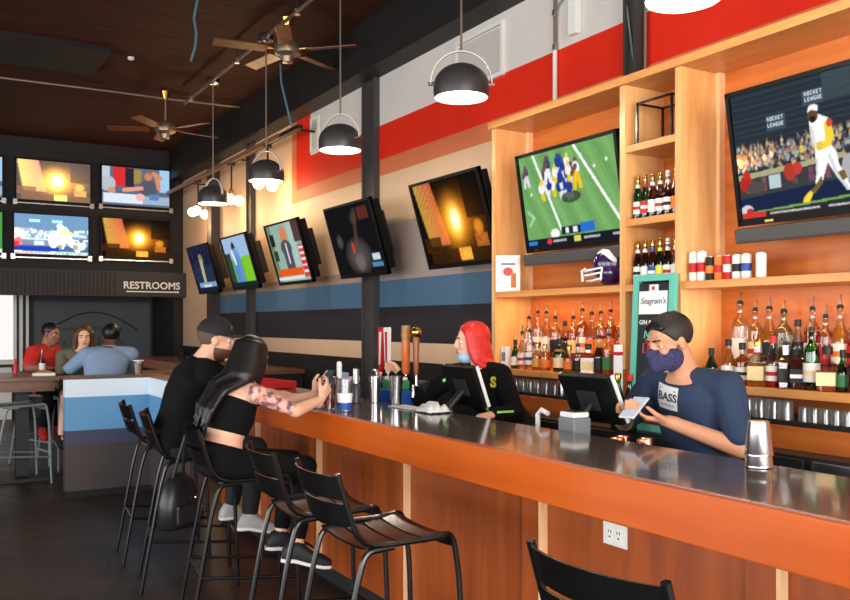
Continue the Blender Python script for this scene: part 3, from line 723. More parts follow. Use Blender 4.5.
# globe clusters on their rail
t = thing('lamp_rail', 'dark rail high on the right wall carrying the globe lamps', 'rail', (3.6, 11.5, 3.69))
B(-.03, .03, -2.75, 2.85, -.02, .025).build('channel', M['black_satin'], t)
B(-.045, -.03, -2.2, 2.85, -.03, .03).build('side_strip', wood('rail_wood', rgb(110,74,56), rgb(150,106,82)), t)
for y in (-2.6, -.6, 1.6): MB().tube([(.02, y, 0), (.25, y, 0)], .012, 6).build('bracket', M['black_satin'], t)
for lab, y in (('three globe lamp cluster showing right below a grey dome pendant', 9.75), ('three globe lamp cluster right of the farthest dome pendant', 11.1), ('three globe lamp cluster nearest the back corner, left of the farthest dome', 12.65)):
    t = thing('pendant_globe_lamp', lab, 'lamp', (3.6, y, 3.672), .5*y, 'globe lamp clusters on the wall rail')
    MB().tube([(0, 0, 0), (0, 0, -.36)], .012, 8).lathe([(.05, 0), (.05, -.03), (.01, -.04)], seg=12).build('stem', M['black_satin'], t)
    MB().lathe([(.01, -.33), (.03, -.35), (.03, -.40), (.008, -.42)], seg=12).build('hub', M['gold'], t)
    for k in range(3):
        a = 2*PI*k/3; p = V((.105*math.cos(a), .105*math.sin(a), -.46-.035*(k == 0)))
        arm = MB().tube([(0, 0, -.38), p*1.0], .007, 6).build('arm', M['black_satin'], t)
        MB().ell(p, (.068, .068, .068)).build('globe', M['globe'], arm, True)
    l = bpy.data.lights.new('globe_light', 'POINT'); l.energy = 19; l.color = (1, .66, .34); l.shadow_soft_size = .12
    lo = bpy.data.objects.new('globe_light', l); C.objects.link(lo); lo.location = (3.5, y, 3.0)

# ---------------------------------------------------------------- ceiling fans, cables, pipes, vents
def fan(label, x, y, zm, a0):
    t = thing('ceiling_fan', label, 'ceiling fan', (x, y, zm), a0, 'ceiling fans')
    MB().tube([(0, 0, .08), (0, 0, ZC-zm)], .013, 8).build('downrod', M['pipe'], t)
    MB().lathe([(.06, 0), (.03, -.09)], (0, 0, ZC-zm), 14).build('ceiling_cup', M['gold'], t, True)
    MB().lathe([(.03, .1), (.11, .07), (.13, .02), (.12, -.03), (.06, -.06), (.05, -.11), (.01, -.12)], seg=20).build('motor', M['pipe'], t, True)
    for k in range(5):
        m = M4.Rotation(2*PI*k/5, 4, 'Z') @ M4.Rotation(math.radians(11), 4, 'X')
        bl = MB().box(.2, .68, -.065, .065, -.005, .005, m, .002).build('blade', wood('fan_blade', rgb(84,42,24), rgb(112,58,32), (1, 9, 9)), t)
        MB().box(.09, .24, -.018, .018, .004, .012, m).build('blade_iron', M['gold'], bl)
fan('ceiling fan with brown blades hanging near the black back wall', 2.66, 10.75, 3.94, .2)
fan('dark ceiling fan close behind the conduit above the bar', 3.0, 7.6, 4.1, .5)
for lab, pts in (('cyan cable hanging loose from ceiling near the farther conduit boxes', [(2.15,7.57,4.4),(2.17,7.75,4.3),(2.22,7.85,4.2),(2.25,8.0,4.12),(2.24,8.1,4.02)]),
                 ('cyan cable dropping from fan toward end of wall rail', [(3.45,8.95,4.4),(3.46,8.95,4.2),(3.5,8.9,3.95),(3.56,8.9,3.72)])):
    tag(MB().tube(pts, .012, 8).build('hanging_cable', M['cyan'], None, True), lab, 'cable', 'cyan hanging cables')
tag(MB().tube([(-4, 10.95, 4.35), (.9, 10.9, 4.35), (2.0, 10.83, 4.34), (2.6, 10.8, 4.33), (3.6, 10.78, 4.34)], .014, 8).build('ceiling_pipe', M['pipe'], None, True), 'thin pipe crossing the dark ceiling before the back wall televisions', 'pipe')
tag(MB().lathe([(.035, 0), (.035, -.02), (.02, -.03)], (2.0, 9.55, 4.4), 12).build('smoke_detector', M['plaster'], None, True), 'small pale detector on the dark ceiling left of the fan', 'detector')
def vent(label, y0, y1, z0, z1):
    t = thing('wall_vent', label, 'vent', (3.85, (y0+y1)/2, z0)); w, h = (y1-y0)/2, z1-z0
    MB().box(-.025, 0, -w, w, 0, .03).box(-.025, 0, -w, w, h-.03, h).box(-.025, 0, -w, -w+.03, .03, h-.03).box(-.025, 0, w-.03, w, .03, h-.03).build('frame', M['plaster'], t)
    mb = MB(); z = .05
    while z < h-.04:
        mb.box(-.018, -.004, -w+.03, w-.03, z, z+.012); z += .0165
    mb.build('grille', pbr('grille_grey', rgb(214,208,200), .5), t)
vent('large pale wall vent grille beside the front dome pendant', 5.34, 6.0, 3.44, 3.86)
vent('small pale vent grille on red paint under the black beam', 8.80, 9.02, 3.47, 3.86)
t = thing('wall_conduit', 'pale vertical conduit down the red wall to the top of shelving', 'conduit', (3.83, 4.72, 2.97))
MB().tube([(0, 0, 0), (0, 0, .5)], .016, 8).build('pipe', M['plaster'], t); MB().tube([(0, 0, .5), (0, 0, .95)], .012, 8).build('upper_pipe', M['pipe'], t)
MB().tube([(-.0, 0, .72), (-.0, 0, .76)], .022, 8).tube([(0, 0, .48), (0, 0, .52)], .022, 8).build('coupling', M['steel'], t)
MB().tube([(0, 0, .76), (0, -.1, .82), (0, -.22, .84)], .006, 6).build('wire', M['grey'], t)
t = thing('wall_box', 'small white junction box on pale paint beside the vertical conduit', 'box', (3.83, 4.5, 3.5)); B(-.03, .02, -.03, .05, .0, .24, .004).build('body', M['white'], t)
tag(MB().tube([(3.82, 3.85, 2.97), (3.82, 3.85, 3.5), (3.82, 3.85, 3.92)], .01, 8).build('thin_conduit', M['pipe'], None, True), 'thin pipe running down beside the dark steel column over shelving', 'pipe')
tag(MB().tube([(3.82, 4.02, 3.9), (3.79, 3.99, 3.6), (3.785, 3.92, 3.2), (3.80, 3.87, 2.97)], .006, 6).build('loose_wire', M['grey'], None, True), 'loose grey wire slanting across the dark column above the shelving', 'wire')
t = thing('wall_outlet', 'white double outlet plate on the bar front', 'outlet', (2.15, 2.31, .765))
B(-.006, 0, -.06, .06, 0, .08, .002).build('plate', M['plaster'], t)
for y in (-.022, .022): 
    s_ = B(-.009, -.006, y-.017, y+.017, .015, .065, .001).build('socket', M['white'], t)
    MB().box(-.0105, -.009, y-.008, y-.005, .045, .055).box(-.0105, -.009, y+.005, y+.008, .045, .055).box(-.0105, -.009, y-.003, y+.003, .028, .034).build('slot', M['dark'], s_)
tag(B(3.835, 3.85, 5.2, 5.25, 1.48, 1.56, .002).build('light_switch', M['plaster']), 'small pale switch plate on black stripe beside the shelving', 'switch')
# ---------------------------------------------------------------- bar stools
def stool(label, x, y, rz, mat, group='black slatted bar stools along the bar', back=True):
    t = thing('bar_stool', label, 'bar stool', (x, y, 0), rz, group)
    def arc(pts, n=4):
        out = [V(pts[0])]
        for i in range(1, len(pts)-1):
            a, b, c = V(pts[i-1]), V(pts[i]), V(pts[i+1])
            p, q = b+(a-b)*.3, b+(c-b)*.3
            for k in range(n+1):
                s = k/n; out.append(p*(1-s)**2+b*2*s*(1-s)+q*s*s)
        out.append(V(pts[-1])); return out
    for s in (-1, 1):
        MB().tube(arc([(-.235, .205*s, 1.035) if back else (-.175, .205*s, .768), (-.15, .205*s, .765), (.19, .205*s, .772)]), .0115, 8).build('side_rail', mat, t, True)
        MB().tube(arc([(.10, .205*s, .768), (.225, .205*s, .785), (.255, .205*s, .6), (.275, .215*s, 0)]), .0115, 8).build('leg', mat, t, True)
        MB().tube(arc([(-.02, .205*s, .757), (-.13, .205*s, .75), (-.17, .205*s, .6), (-.275, .215*s, 0)]), .0115, 8).build('leg', mat, t, True)
    mb = MB()
    def slat(px):   # px: list of (x, z) across the slat; spans the width with a slight dip
        n = 8
        for (x0, z0), (x1, z1) in zip(px[:-1], px[1:]):
            rings = []
            for k in range(n+1):
                yy = -.2+.4*k/n; dip = .012*(1-(yy/.2)**2)
                rings.append([(x0, yy, z0-dip), (x1, yy, z1-dip), (x1, yy, z1-dip-.008), (x0, yy, z0-dip-.008)])
            mb.quadstrip(rings)
    slat([(-.135, .768), (-.06, .762)]); slat([(-.05, .762), (.025, .764)]); slat([(.035, .765), (.11, .771)])
    slat([(.12, .772), (.17, .782), (.205, .781), (.228, .762), (.236, .735)])
    mb.build('seat', mat, t, True, 50)
    mb = MB()
    for z0, z1 in ((.845, .925), (.94, 1.025)):
        rings = []; n = 10
        for k in range(n+1):
            yy = -.205+.41*k/n; bow = .045*(1-(yy/.205)**2)
            f = lambda z: -.15-.085*(z-.765)/.27-bow
            rings.append([(f(z0), yy, z0), (f(z1), yy, z1), (f(z1)-.009, yy, z1), (f(z0)-.009, yy, z0)])
        mb.quadstrip(rings)
    if back: mb.build('backrest', mat, t, True, 50)
    else: mb.bm.free()
    MB().tube([(.262, -.21, .3), (.262, .21, .3)], .01, 8).build('footrest', mat, t, True)
    for s in (-1, 1): MB().tube([(.265, .212*s, .26), (-.222, .212*s, .3)], .009, 8).build('stretcher', mat, t, True)
    MB().tube([(-.222, -.21, .3), (-.222, .21, .3)], .009, 8).build('stretcher', mat, t, True)
    return t
st = stool('nearest black stool, only its curved backrest rising at bottom of picture', 1.52, 1.47, .06, M['black'])
dup(st, 'empty black slatted stool with whole seat visible, second from the camera', (1.505, 2.93, 0), -.04)
dup(st, 'empty black stool between the nearer empty stool and the seated woman', (1.50, 3.50, 0), -.1)
dup(st, 'black stool the long haired woman sits on', (1.47, 4.42, 0), -.14)
dup(st, 'black stool the man in black cap sits on', (1.44, 5.28, 0), -.2)
dup(st, 'empty black stool just beyond the man in black cap', (1.46, 5.98, 0), -.1)
G = 'grey metal stools at the far high table'
sg = stool('grey metal stool under the person in red', 1.27, 10.64, -.85, M['ltgrey'], G)
stool('backless grey metal stool beside high table, left of the person in red', .86, 9.35, .2, M['ltgrey'], G, False)
dup(sg, 'grey metal stool under the woman in olive top, beside striped half wall', (1.53, 10.08, 0), -1.57)
dup(sg, 'grey metal stool hidden behind striped half wall under denim shirt', (1.63, 8.95, 0), 1.5)

# high tables at the far left
t = thing('high_table', 'brown wooden high table between the people at far left', 'table', (.95, 9.65, 0))
B(-.5, .30, -.45, .55, 1.0, 1.045, .004).build('table_top', W['brown'], t); B(-.46, .26, -.41, .51, .9, 1.0).build('apron', W['brown'], t)
MB().box(-.06, .06, -.06, .06, .03, 1.0).build('post', M['black_satin'], t); B(-.28, .28, -.28, .28, 0, .03).build('base', M['black_satin'], t)
t = thing('high_table', 'dark high table behind the half wall by the denim shirt', 'table', (2.15, 9.62, 0))
B(-.33, .42, -.25, .35, 1.0, 1.045, .004).build('table_top', W['brown'], t)
MB().box(-.05, .05, -.05, .05, .03, 1.0).build('post', M['black_satin'], t); B(-.25, .25, -.25, .25, 0, .03).build('base', M['black_satin'], t)

# ---------------------------------------------------------------- bottles
GL = {'clear': glassy('bottle_clear', (.93,.94,.95,1), .06), 'green': glassy('bottle_green', (.05,.42,.12,1), .07), 'amber': glassy('bottle_amber', (.42,.16,.03,1), .07), 'pale': glassy('bottle_pale_green', (.72,.9,.8,1), .07)}
def liq(name, c, tr=.75): return pbr(name, c, .08, trans=tr, ior=1.2)
LQ = {'vodka': None, 'whisky': liq('whisky', rgb(214,110,24)), 'dark': liq('dark_spirit', rgb(80,24,12), .4), 'red': liq('red_liqueur', rgb(196,22,26), .5), 'gold': liq('golden_spirit', rgb(236,168,70)), 'pink': liq('pink_spirit', rgb(226,60,90), .5), 'black': pbr('black_bottle_fill', rgb(16,14,15), .3)}
LB = {k: pbr('label_'+k, c, .6, noise=.06) for k, c in dict(white=rgb(232,228,218), cream=rgb(232,212,160), black=rgb(24,23,24), red=rgb(190,30,30), gold=rgb(206,160,70), orange=rgb(226,120,40), blue=rgb(40,70,150), green=rgb(40,110,60), yellow=rgb(226,206,60)).items()}
SHAPES = {  # (radius fraction, height fraction)
 'tall':  [(.92,0),(1,.02),(1,.60),(.93,.66),(.6,.72),(.38,.76),(.34,.90),(.37,.905),(.37,.94),(.3,.945)],
 'slope': [(.92,0),(1,.02),(1,.45),(.86,.56),(.55,.70),(.36,.80),(.33,.92),(.37,.925),(.37,.96),(.3,.965)],
 'squat': [(.95,0),(1,.02),(1,.55),(.9,.62),(.45,.68),(.34,.72),(.34,.88),(.38,.885),(.38,.93),(.3,.935)],
 'beer':  [(.93,0),(1,.02),(1,.55),(.85,.64),(.5,.76),(.42,.95),(.46,.955),(.46,.975),(.4,.98)]}
def bottle(label, group, loc, H, R, shape='tall', glass='clear', fill=None, lab='white', band=None, top='spout', seg=20):
    t = thing('bottle', label, 'bottle', loc, random.uniform(0, 1), group)
    pr = SHAPES[shape]; rot = PI/4 if seg == 4 else 0
    k = 1.25 if seg == 4 else 1
    MB().lathe([(r*R*k, z*H) for r, z in pr], seg=seg if seg > 4 else 8 if False else seg, rot=rot).build('glass', GL[glass], t, seg > 4, 50)
    if LQ.get(fill):
        lev = random.uniform(.45, .8)
        pts = [(max(.1, r-.06)*R*k, z*H+.003) for r, z in pr if z < lev]
        if len(pts) < 3: pts.append((pts[-1][0], lev*H))
        MB().lathe(pts, seg=seg, rot=rot).build('liquid', LQ[fill], t, seg > 4, 50)
    if lab:
        z0, z1 = .13*H, (.43 if shape != 'beer' else .42)*H
        mb = MB().lathe([(R*k*1.012, z0), (R*k*1.012, z1)], seg=seg, rot=rot, cap0=False, cap1=False)
        mats = [LB[lab]]
        if band:
            mb.mi = 1; mb.lathe([(R*k*1.02, z0+.35*(z1-z0)), (R*k*1.02, z0+.62*(z1-z0))], seg=seg, rot=rot, cap0=False, cap1=False); mats.append(LB[band])
        mb.build('label', mats, t, seg > 4, 50)
        if shape == 'beer':
            MB().lathe([(R*.56, .76*H), (R*.45, .86*H)], seg=12, cap0=False, cap1=False).build('neck_label', LB[lab], t, True)
    zt = pr[-1][1]*H
    if top == 'spout':
        MB().lathe([(R*.36, zt-.004), (R*.4, zt+.01), (R*.2, zt+.018)], seg=10).build('pourer_collar', M['black_satin'], t, True)
        MB().tube([(0, 0, zt+.012), (.002, 0, zt+.035), (.012, 0, zt+.06)], [.0065, .0055, .0042], 8).build('pourer', M['steel_dull'], t, True)
    else:
        MB().lathe([(R*.44, zt-.02), (R*.46, zt-.01), (R*.46, zt+.012), (R*.4, zt+.016)], seg=12).build('cap', {'gold': M['gold'], 'black': M['black_satin'], 'red': M['red'], 'white': M['white']}[top], t, True)
    return t
XB, XF, ZS, Z1 = 3.735, 3.575, 1.33, 1.25
GRB, GRF = 'bottles on the back step of the right bay', 'bottles in the front row of the right bay'
for lab, y, H, R, sh_, gl, fi, lb, bd, tp in (
  ('tallest clear bottle with frosted white body, leftmost at back of right bay', 3.08, .35, .044, 'tall', 'clear', None, 'white', None, 'spout'),
  ('clear bottle with cream label and red dot, second in back row of right bay', 2.985, .31, .036, 'tall', 'clear', 'gold', 'cream', 'red', 'spout'),
  ('golden bottle with black label, third in back row of right bay', 2.90, .31, .042, 'slope', 'clear', 'gold', 'black', None, 'spout'),
  ('pale green bottle with steel spout, fourth in back row of right bay', 2.815, .30, .042, 'tall', 'pale', None, None, None, 'spout'),
  ('black bottle with black cap, fifth in back row of right bay', 2.735, .24, .036, 'slope', 'clear', 'black', 'black', None, 'black'),
  ('clear bottle with white label behind the green wine coloured one in right bay', 2.655, .31, .038, 'tall', 'clear', 'red', 'white', 'red', 'spout'),
  ('bright pink bottle in back row of right bay', 2.585, .27, .034, 'tall', 'clear', 'pink', 'red', None, 'spout'),
  ('orange bottle with white label and tall spout in back row of right bay', 2.51, .31, .040, 'slope', 'clear', 'gold', 'white', 'orange', 'spout'),
  ('deep red bottle with black band in back row, right end of picture', 2.43, .29, .040, 'tall', 'clear', 'red', 'red', 'black', 'spout'),
  ('deep red bottle past the right edge of picture in back row', 2.35, .29, .040, 'tall', 'clear', 'red', 'red', 'black', 'spout')):
    bottle(lab, GRB, (XB, y, ZS), H, R, sh_, gl, fi, lb, bd, tp)
for lab, y, H, R, sh_, gl, fi, lb, bd, tp, sg_ in (
  ('green glass bottle with green cap beside bartender in dark tee, right bay', 3.13, .17, .033, 'slope', 'green', None, 'white', None, 'black', 20),
  ('short bottle with white label, front row of right bay below frosted bottle', 3.02, .22, .036, 'slope', 'clear', 'gold', 'white', None, 'black', 20),
  ('amber bottle with black and white label, front row of right bay', 2.935, .21, .036, 'squat', 'clear', 'whisky', 'white', 'black', 'black', 20),
  ('square shouldered golden bottle with cream label, front row of right bay', 2.84, .23, .044, 'squat', 'clear', 'gold', 'cream', None, 'gold', 4),
  ('red bottle with white label and red spout, front row of right bay', 2.755, .24, .034, 'slope', 'clear', 'red', 'white', 'red', 'red', 20),
  ('square dark bottle with black label, left one of the black label pair', 2.685, .22, .038, 'squat', 'clear', 'dark', 'black', None, 'spout', 4),
  ('square dark bottle with black label, right one of the black label pair', 2.615, .22, .038, 'squat', 'clear', 'dark', 'black', 'white', 'spout', 4),
  ('dark green bottle with large white label and tall steel spout, right bay', 2.545, .29, .037, 'tall', 'green', None, 'white', 'cream', 'spout', 20),
  ('square amber bottle with wide cream label, front row of right bay', 2.465, .20, .050, 'squat', 'clear', 'whisky', 'cream', None, 'black', 4),
  ('small green labelled dark bottle near right end of front row', 2.39, .18, .028, 'slope', 'green', 'dark', 'green', None, 'black', 20),
  ('dark red bottle without label at right end of front row', 2.325, .22, .036, 'slope', 'clear', 'dark', None, None, 'black', 20)):
    bottle(lab, GRF, (XF, y, Z1), H, R, sh_, gl, fi, lb, bd, tp, sg_)
GLB, GLF = 'bottles on the back step of the left bay', 'bottles in the front row of the left bay'
for lab, y, H, R, sh_, gl, fi, lb, bd, tp in (
  ('clear spirit bottle, leftmost in back row of left bay', 4.89, .28, .036, 'tall', 'clear', None, 'white', None, 'spout'),
  ('clear bottle with tall steel spout, second in back row of left bay', 4.79, .32, .036, 'tall', 'clear', None, 'white', 'blue', 'spout'),
  ('clear bottle with silver label, third in back row of left bay', 4.695, .31, .037, 'slope', 'clear', None, 'white', None, 'spout'),
  ('clear bottle with black label, fourth in back row of left bay', 4.60, .28, .036, 'tall', 'clear', None, 'black', None, 'spout'),
  ('dark bottle with black cap, fifth in back row of left bay', 4.50, .24, .036, 'slope', 'clear', 'dark', 'black', None, 'black'),
  ('amber bottle with cream label, sixth in back row of left bay', 4.415, .28, .037, 'tall', 'clear', 'whisky', 'cream', None, 'spout'),
  ('tallest orange bottle with white label, seventh in back row of left bay', 4.325, .33, .037, 'tall', 'clear', 'whisky', 'white', 'orange', 'spout'),
  ('orange red bottle, eighth in back row of left bay', 4.235, .30, .037, 'slope', 'clear', 'red', 'orange', None, 'spout'),
  ('red bottle with gold label, ninth in back row of left bay', 4.15, .31, .035, 'tall', 'clear', 'red', 'gold', None, 'spout'),
  ('amber bottle with orange label, tenth in back row of left bay', 4.06, .32, .037, 'tall', 'clear', 'whisky', 'orange', None, 'spout'),
  ('dark red bottle, right end of back row of left bay', 3.965, .30, .037, 'tall', 'clear', 'red', 'red', None, 'spout'),
  ('dark bottle half hidden by the divider in back row of left bay', 3.87, .29, .037, 'slope', 'clear', 'dark', 'red', None, 'spout')):
    bottle(lab, GLB, (XB, y, ZS), H, R, sh_, gl, fi, lb, bd, tp)
for lab, y, H, R, sh_, gl, fi, lb, bd, tp, sg_ in (
  ('green glass bottle with white label near left end of left bay front row', 4.835, .19, .03, 'slope', 'green', None, 'white', None, 'black', 20),
  ('clear bottle with white label, left part of left bay front row', 4.755, .25, .034, 'slope', 'clear', None, 'white', 'red', 'spout', 20),
  ('clear bottle with pale label and blue band, left bay front row', 4.67, .27, .034, 'tall', 'clear', None, 'white', 'blue', 'spout', 20),
  ('short clear bottle with gold label, left bay front row', 4.59, .18, .034, 'squat', 'clear', 'gold', 'gold', None, 'gold', 20),
  ('short golden bottle with orange label, left bay front row', 4.51, .17, .034, 'squat', 'clear', 'gold', 'orange', None, 'gold', 20),
  ('cream labelled bottle with green top, middle of left bay front row', 4.36, .21, .042, 'squat', 'green', 'gold', 'cream', None, 'black', 20),
  ('short amber whisky bottle right of the green topped one', 4.265, .17, .038, 'squat', 'clear', 'whisky', 'orange', None, 'gold', 20),
  ('dark amber bottle with black label, left bay front row', 4.18, .18, .036, 'squat', 'clear', 'dark', 'black', None, 'spout', 20),
  ('wide square amber bottle with cream label, left bay front row', 4.085, .18, .046, 'squat', 'clear', 'whisky', 'cream', None, 'black', 4),
  ('dark slim bottle with black spout, left bay front row', 3.985, .23, .034, 'slope', 'clear', 'dark', 'black', None, 'spout', 20),
  ('amber bottle with small green label, right part of left bay front row', 3.905, .25, .036, 'tall', 'clear', 'whisky', 'green', None, 'spout', 20),
  ('red bottle at right end of left bay front row', 3.82, .24, .034, 'tall', 'clear', 'red', 'red', None, 'spout', 20)):
    bottle(lab, GLF, (XF, y, Z1), H, R, sh_, gl, fi, lb, bd, tp, sg_)
t = thing('menu_card', 'small pale card stand beside green bottle at left bay front', 'card', (3.56, 4.925, 1.25)); B(-.02, .02, -.03, .03, 0, .15, .002).build('card', M['paper'], t); B(-.022, -.02, -.02, .02, .05, .11).build('print', M['grey'], t)

# beer bottles in the narrow bay, cans, glasses
for row, (z, ws) in enumerate(((2.15, 'upper narrow shelf'), (1.78, 'lower narrow shelf'))):
    specs = [('green', None, 'white', 'red'), ('green', None, 'red', 'white'), ('amber', 'dark', 'white', None), ('amber', 'dark', 'white', 'red'), ('amber', 'dark', 'white', 'black'), ('amber', 'dark', 'orange', None)] if row == 0 else \
            [('amber', 'dark', 'white', 'black'), ('amber', 'dark', 'white', None), ('amber', 'dark', 'blue', 'white'), ('green', 'dark', 'yellow', None), ('amber', 'dark', 'white', 'red'), ('clear', 'black', 'white', None)]
    nth = ['first', 'second', 'third', 'fourth', 'fifth', 'sixth']
    for k, (g, f, l, b) in enumerate(specs):
        bottle('%s beer bottle with %s label, %s from left on %s' % ({'green': 'green', 'amber': 'brown', 'clear': 'dark'}[g], l, nth[k], ws), 'beer bottles on the '+ws,
               (3.56, 3.645-.057*k, z), .235, .0265, 'beer', g, f, l, b, 'gold' if k != 4 else 'white')
CAN = [('white', 'red', .155, 'tall white can with red band at left end of can row'), ('white', 'red', .155, 'tall white can, second in can row'), ('black', 'orange', .122, 'dark can with orange band, third in can row'), ('orange', 'red', .122, 'orange can, fourth in can row'),
       ('red', 'white', .122, 'red can with white mark, fifth in can row'), ('white', 'black', .122, 'white can with black band, sixth in can row'), ('white', 'blue', .122, 'white can with blue band, seventh in can row'), ('white', None, .122, 'plain white can at right end of can row')]
for k, (a, b, h, lab) in enumerate(CAN):
    t = thing('drinks_can', lab, 'can', (3.55, 3.225-.056*k-.03*(k == 7), 1.78), 0, 'cans on the shelf under the baseball television'); r = .0255
    mb = MB().lathe([(r*.85, 0), (r, .008), (r, h-.012), (r*.86, h-.002)], seg=18)
    ms = [LB[a]]
    if b: mb.mi = 1; mb.lathe([(r*1.01, h*.3), (r*1.01, h*.62)], seg=18, cap0=False, cap1=False); ms.append(LB[b])
    mb.build('body', ms, t, True); MB().lathe([(r*.84, h-.004), (r*.86, h), (r*.8, h), (r*.78, h-.003)], seg=18).build('lid', M['steel'], t, True)
def tumbler(label, group, loc, r=.033, h=.085, mat=None):
    """upside-down rocks glass"""
    o = MB().lathe([(r, 0), (r*.95, h*.3), (r*.9, h*.9), (r*.8, h), (r*.76, h*.97), (r*.84, h*.86), (r*.92, .002)], loc, 20, cap0=False, cap1=False).build('tumbler', mat or M['rackglass'], None, True)
    return tag(o, label, 'glass', group)
nth = ['first', 'second', 'third', 'fourth', 'fifth', 'sixth', 'seventh', 'eighth', 'ninth', 'tenth', 'eleventh', 'twelfth', 'thirteenth']
ys = [3.02, 2.945, 2.87, 2.80, 2.725, 2.655, 2.56, 2.505, 2.45, 2.395, 2.34, 2.285, 2.23]
for k, y in enumerate(ys):
    big = k < 6
    tumbler('%s upturned clear glass, %s from left on right bay rack' % ('large' if big else 'small', nth[k]), 'upturned glasses on the right bay rack', (3.54, y, 1.105), .036 if big else .025, .09 if big else .068)
for k, y in enumerate((4.86, 4.78, 4.70, 4.62, 4.54, 4.45, 4.36)):
    tumbler('upturned clear glass, %s from left on left bay rack' % nth[k], 'upturned glasses on the left bay rack', (3.54, y, 1.105), .035, .085)
tag(MB().lathe([(.03, 0), (.034, .09), (.032, .095)], (3.53, 4.28, 1.105), 16).build('tin_cup', M['steel'], None, True), 'small steel cup on left bay rack, right of upturned glasses', 'cup')

# helmet, framed card, black box frame, chalk sign
t = thing('football_helmet', 'purple football helmet with white horn and white face cage on shelf', 'helmet', (3.62, 3.92, 1.78), .9); t.scale = (1.1, 1.1, 1.1)
HP = pbr('helmet_purple', rgb(52,24,76), .2, 0, .6, coat=.5)
mb = MB().ell((0, -.01, .125), (.095, .118, .105), seg=28, hs=16).ell((0, .02, .075), (.09, .09, .07), seg=24)
mb.cut((0, .085, .06), (0, 1, -.75)).cut((0, 0, .012), (0, 0, -1)); mb.build('shell', HP, t, True, 50)
for s in (-1, 1):
    mb = MB(); pts = [(.2, .55, .012), (.45, .72, .02), (.75, .62, .028), (1.05, .35, .026), (1.2, .1, .012)]
    rings = []
    for a, b, wd in pts:
        def q(aa, bb):
            th = aa; ph = bb
            return V((s*.099*math.cos(ph)*math.sin(th+.35), -.01+.122*math.cos(ph)*math.cos(th+.35), .125+.109*math.sin(ph)))
        rings.append([q(a-wd*6, b+wd*5), q(a+wd*6, b+wd*3), q(a+wd*5, b-wd*6), q(a-wd*5, b-wd*6)])
    mb.quadstrip(rings).build('horn_emblem', M['white'], t, True)
mb = MB()
for z, d in ((.03, .125), (.06, .15), (.085, .155)): mb.tube([(-.085, .06, z+.015), (-.06, d-.01, z), (0, d+.015, z), (.06, d-.01, z), (.085, .06, z+.015)], .0055, 6)
for s in (-1, 1): mb.tube([(s*.03, .145, .1), (s*.03, .165, .085), (s*.03, .16, .03)], .0055, 6); mb.tube([(s*.085, .06, .1), (s*.088, .07, .03)], .0055, 6)
mb.build('face_cage', M['white'], t, True)
t = thing('framed_card', 'white framed card with red and brown picture leaning on end panel', 'framed card', (3.56, 4.90, 1.78), -.55)
B(-.085, .085, -.008, .008, 0, .255, .002).build('frame', M['white'], t); B(-.072, .072, -.0095, -.008, .014, .24).build('print', pbr('card_print', rgb(238,234,228), .6), t)
MB().ell((0, -.0095, .14), (.035, .001, .03)).build('red_emblem', M['red'], t); B(.02, .055, -.0105, -.0095, .03, .13).build('brown_bottle_print', pbr('print_brown', rgb(190,110,60), .6), t); B(-.05, .05, -.0105, -.0095, .185, .2).build('heading', M['grey'], t)
t = thing('box_frame', 'empty black open metal cube frame on top narrow shelf', 'box frame', (3.64, 3.5, 2.57))
mb = MB(); e = .012
for x in (-.1, .1):
    for y in (-.13, .13): mb.box(x-e/2, x+e/2, y-e/2, y+e/2, 0, .24)
for z in (.006, .234):
    for x in (-.1, .1): mb.box(x-e/2, x+e/2, -.13, .13, z-e/2, z+e/2)
    for y in (-.13, .13): mb.box(-.1, .1, y-e/2, y+e/2, z-e/2, z+e/2)
mb.build('bars', M['black'], t); B(-.11, .11, -.14, .14, 0, .012).build('tray', M['black'], t)
B(-.094, .094, -.124, .124, .012, .014).build('tray_mat', M['dark'], t)
t = thing('chalk_sign', 'teal framed chalkboard drinks sign standing before the narrow bay', 'sign', (3.40, 3.41, .98), RZ, None, math.radians(-3))
MB().box(-.15, .15, 0, .03, .81, .845).box(-.15, .15, 0, .03, 0, .035).box(-.15, -.115, 0, .03, .035, .81).box(.115, .15, 0, .03, .035, .81).build('frame', M['teal'], t)
B(-.115, .115, .012, .022, .045, .8).build('board', M['chalk'], t)
B(-.105, .1, .004, .012, .63, .755).build('paper_strip', M['paper'], t); B(-.03, .03, .003, .012, .755, .79).build('paper_tab', M['paper'], t)
MB().ell((0, .003, .77), (.012, .002, .012)).build('red_emblem', M['red'], t)
text_mesh('script_lettering', "Seagram's", .046, pbr('ink', rgb(70,66,72), .7), frame((1,0,0),(0,0,1),(0,.0025,.70)), t, .0006, .0, shear=.3)
text_mesh('chalk_lettering', 'GIN & TONIC', .034, M['chalkw'], frame((1,0,0),(0,0,1),(0,.011,.585)), t, .0006, .0006)
MB().tube([(-.06,.011,.50),(-.055,.011,.54),(-.03,.011,.50),(-.022,.011,.54)], .005, 6).build('teal_chalk_mark', M['teal'], t)
MB().tube([(-.065,.011,.42),(-.065,.011,.47),(-.03,.011,.475),(-.028,.011,.425),(-.065,.011,.42)], .005, 6).build('red_chalk_mark', M['red'], t)
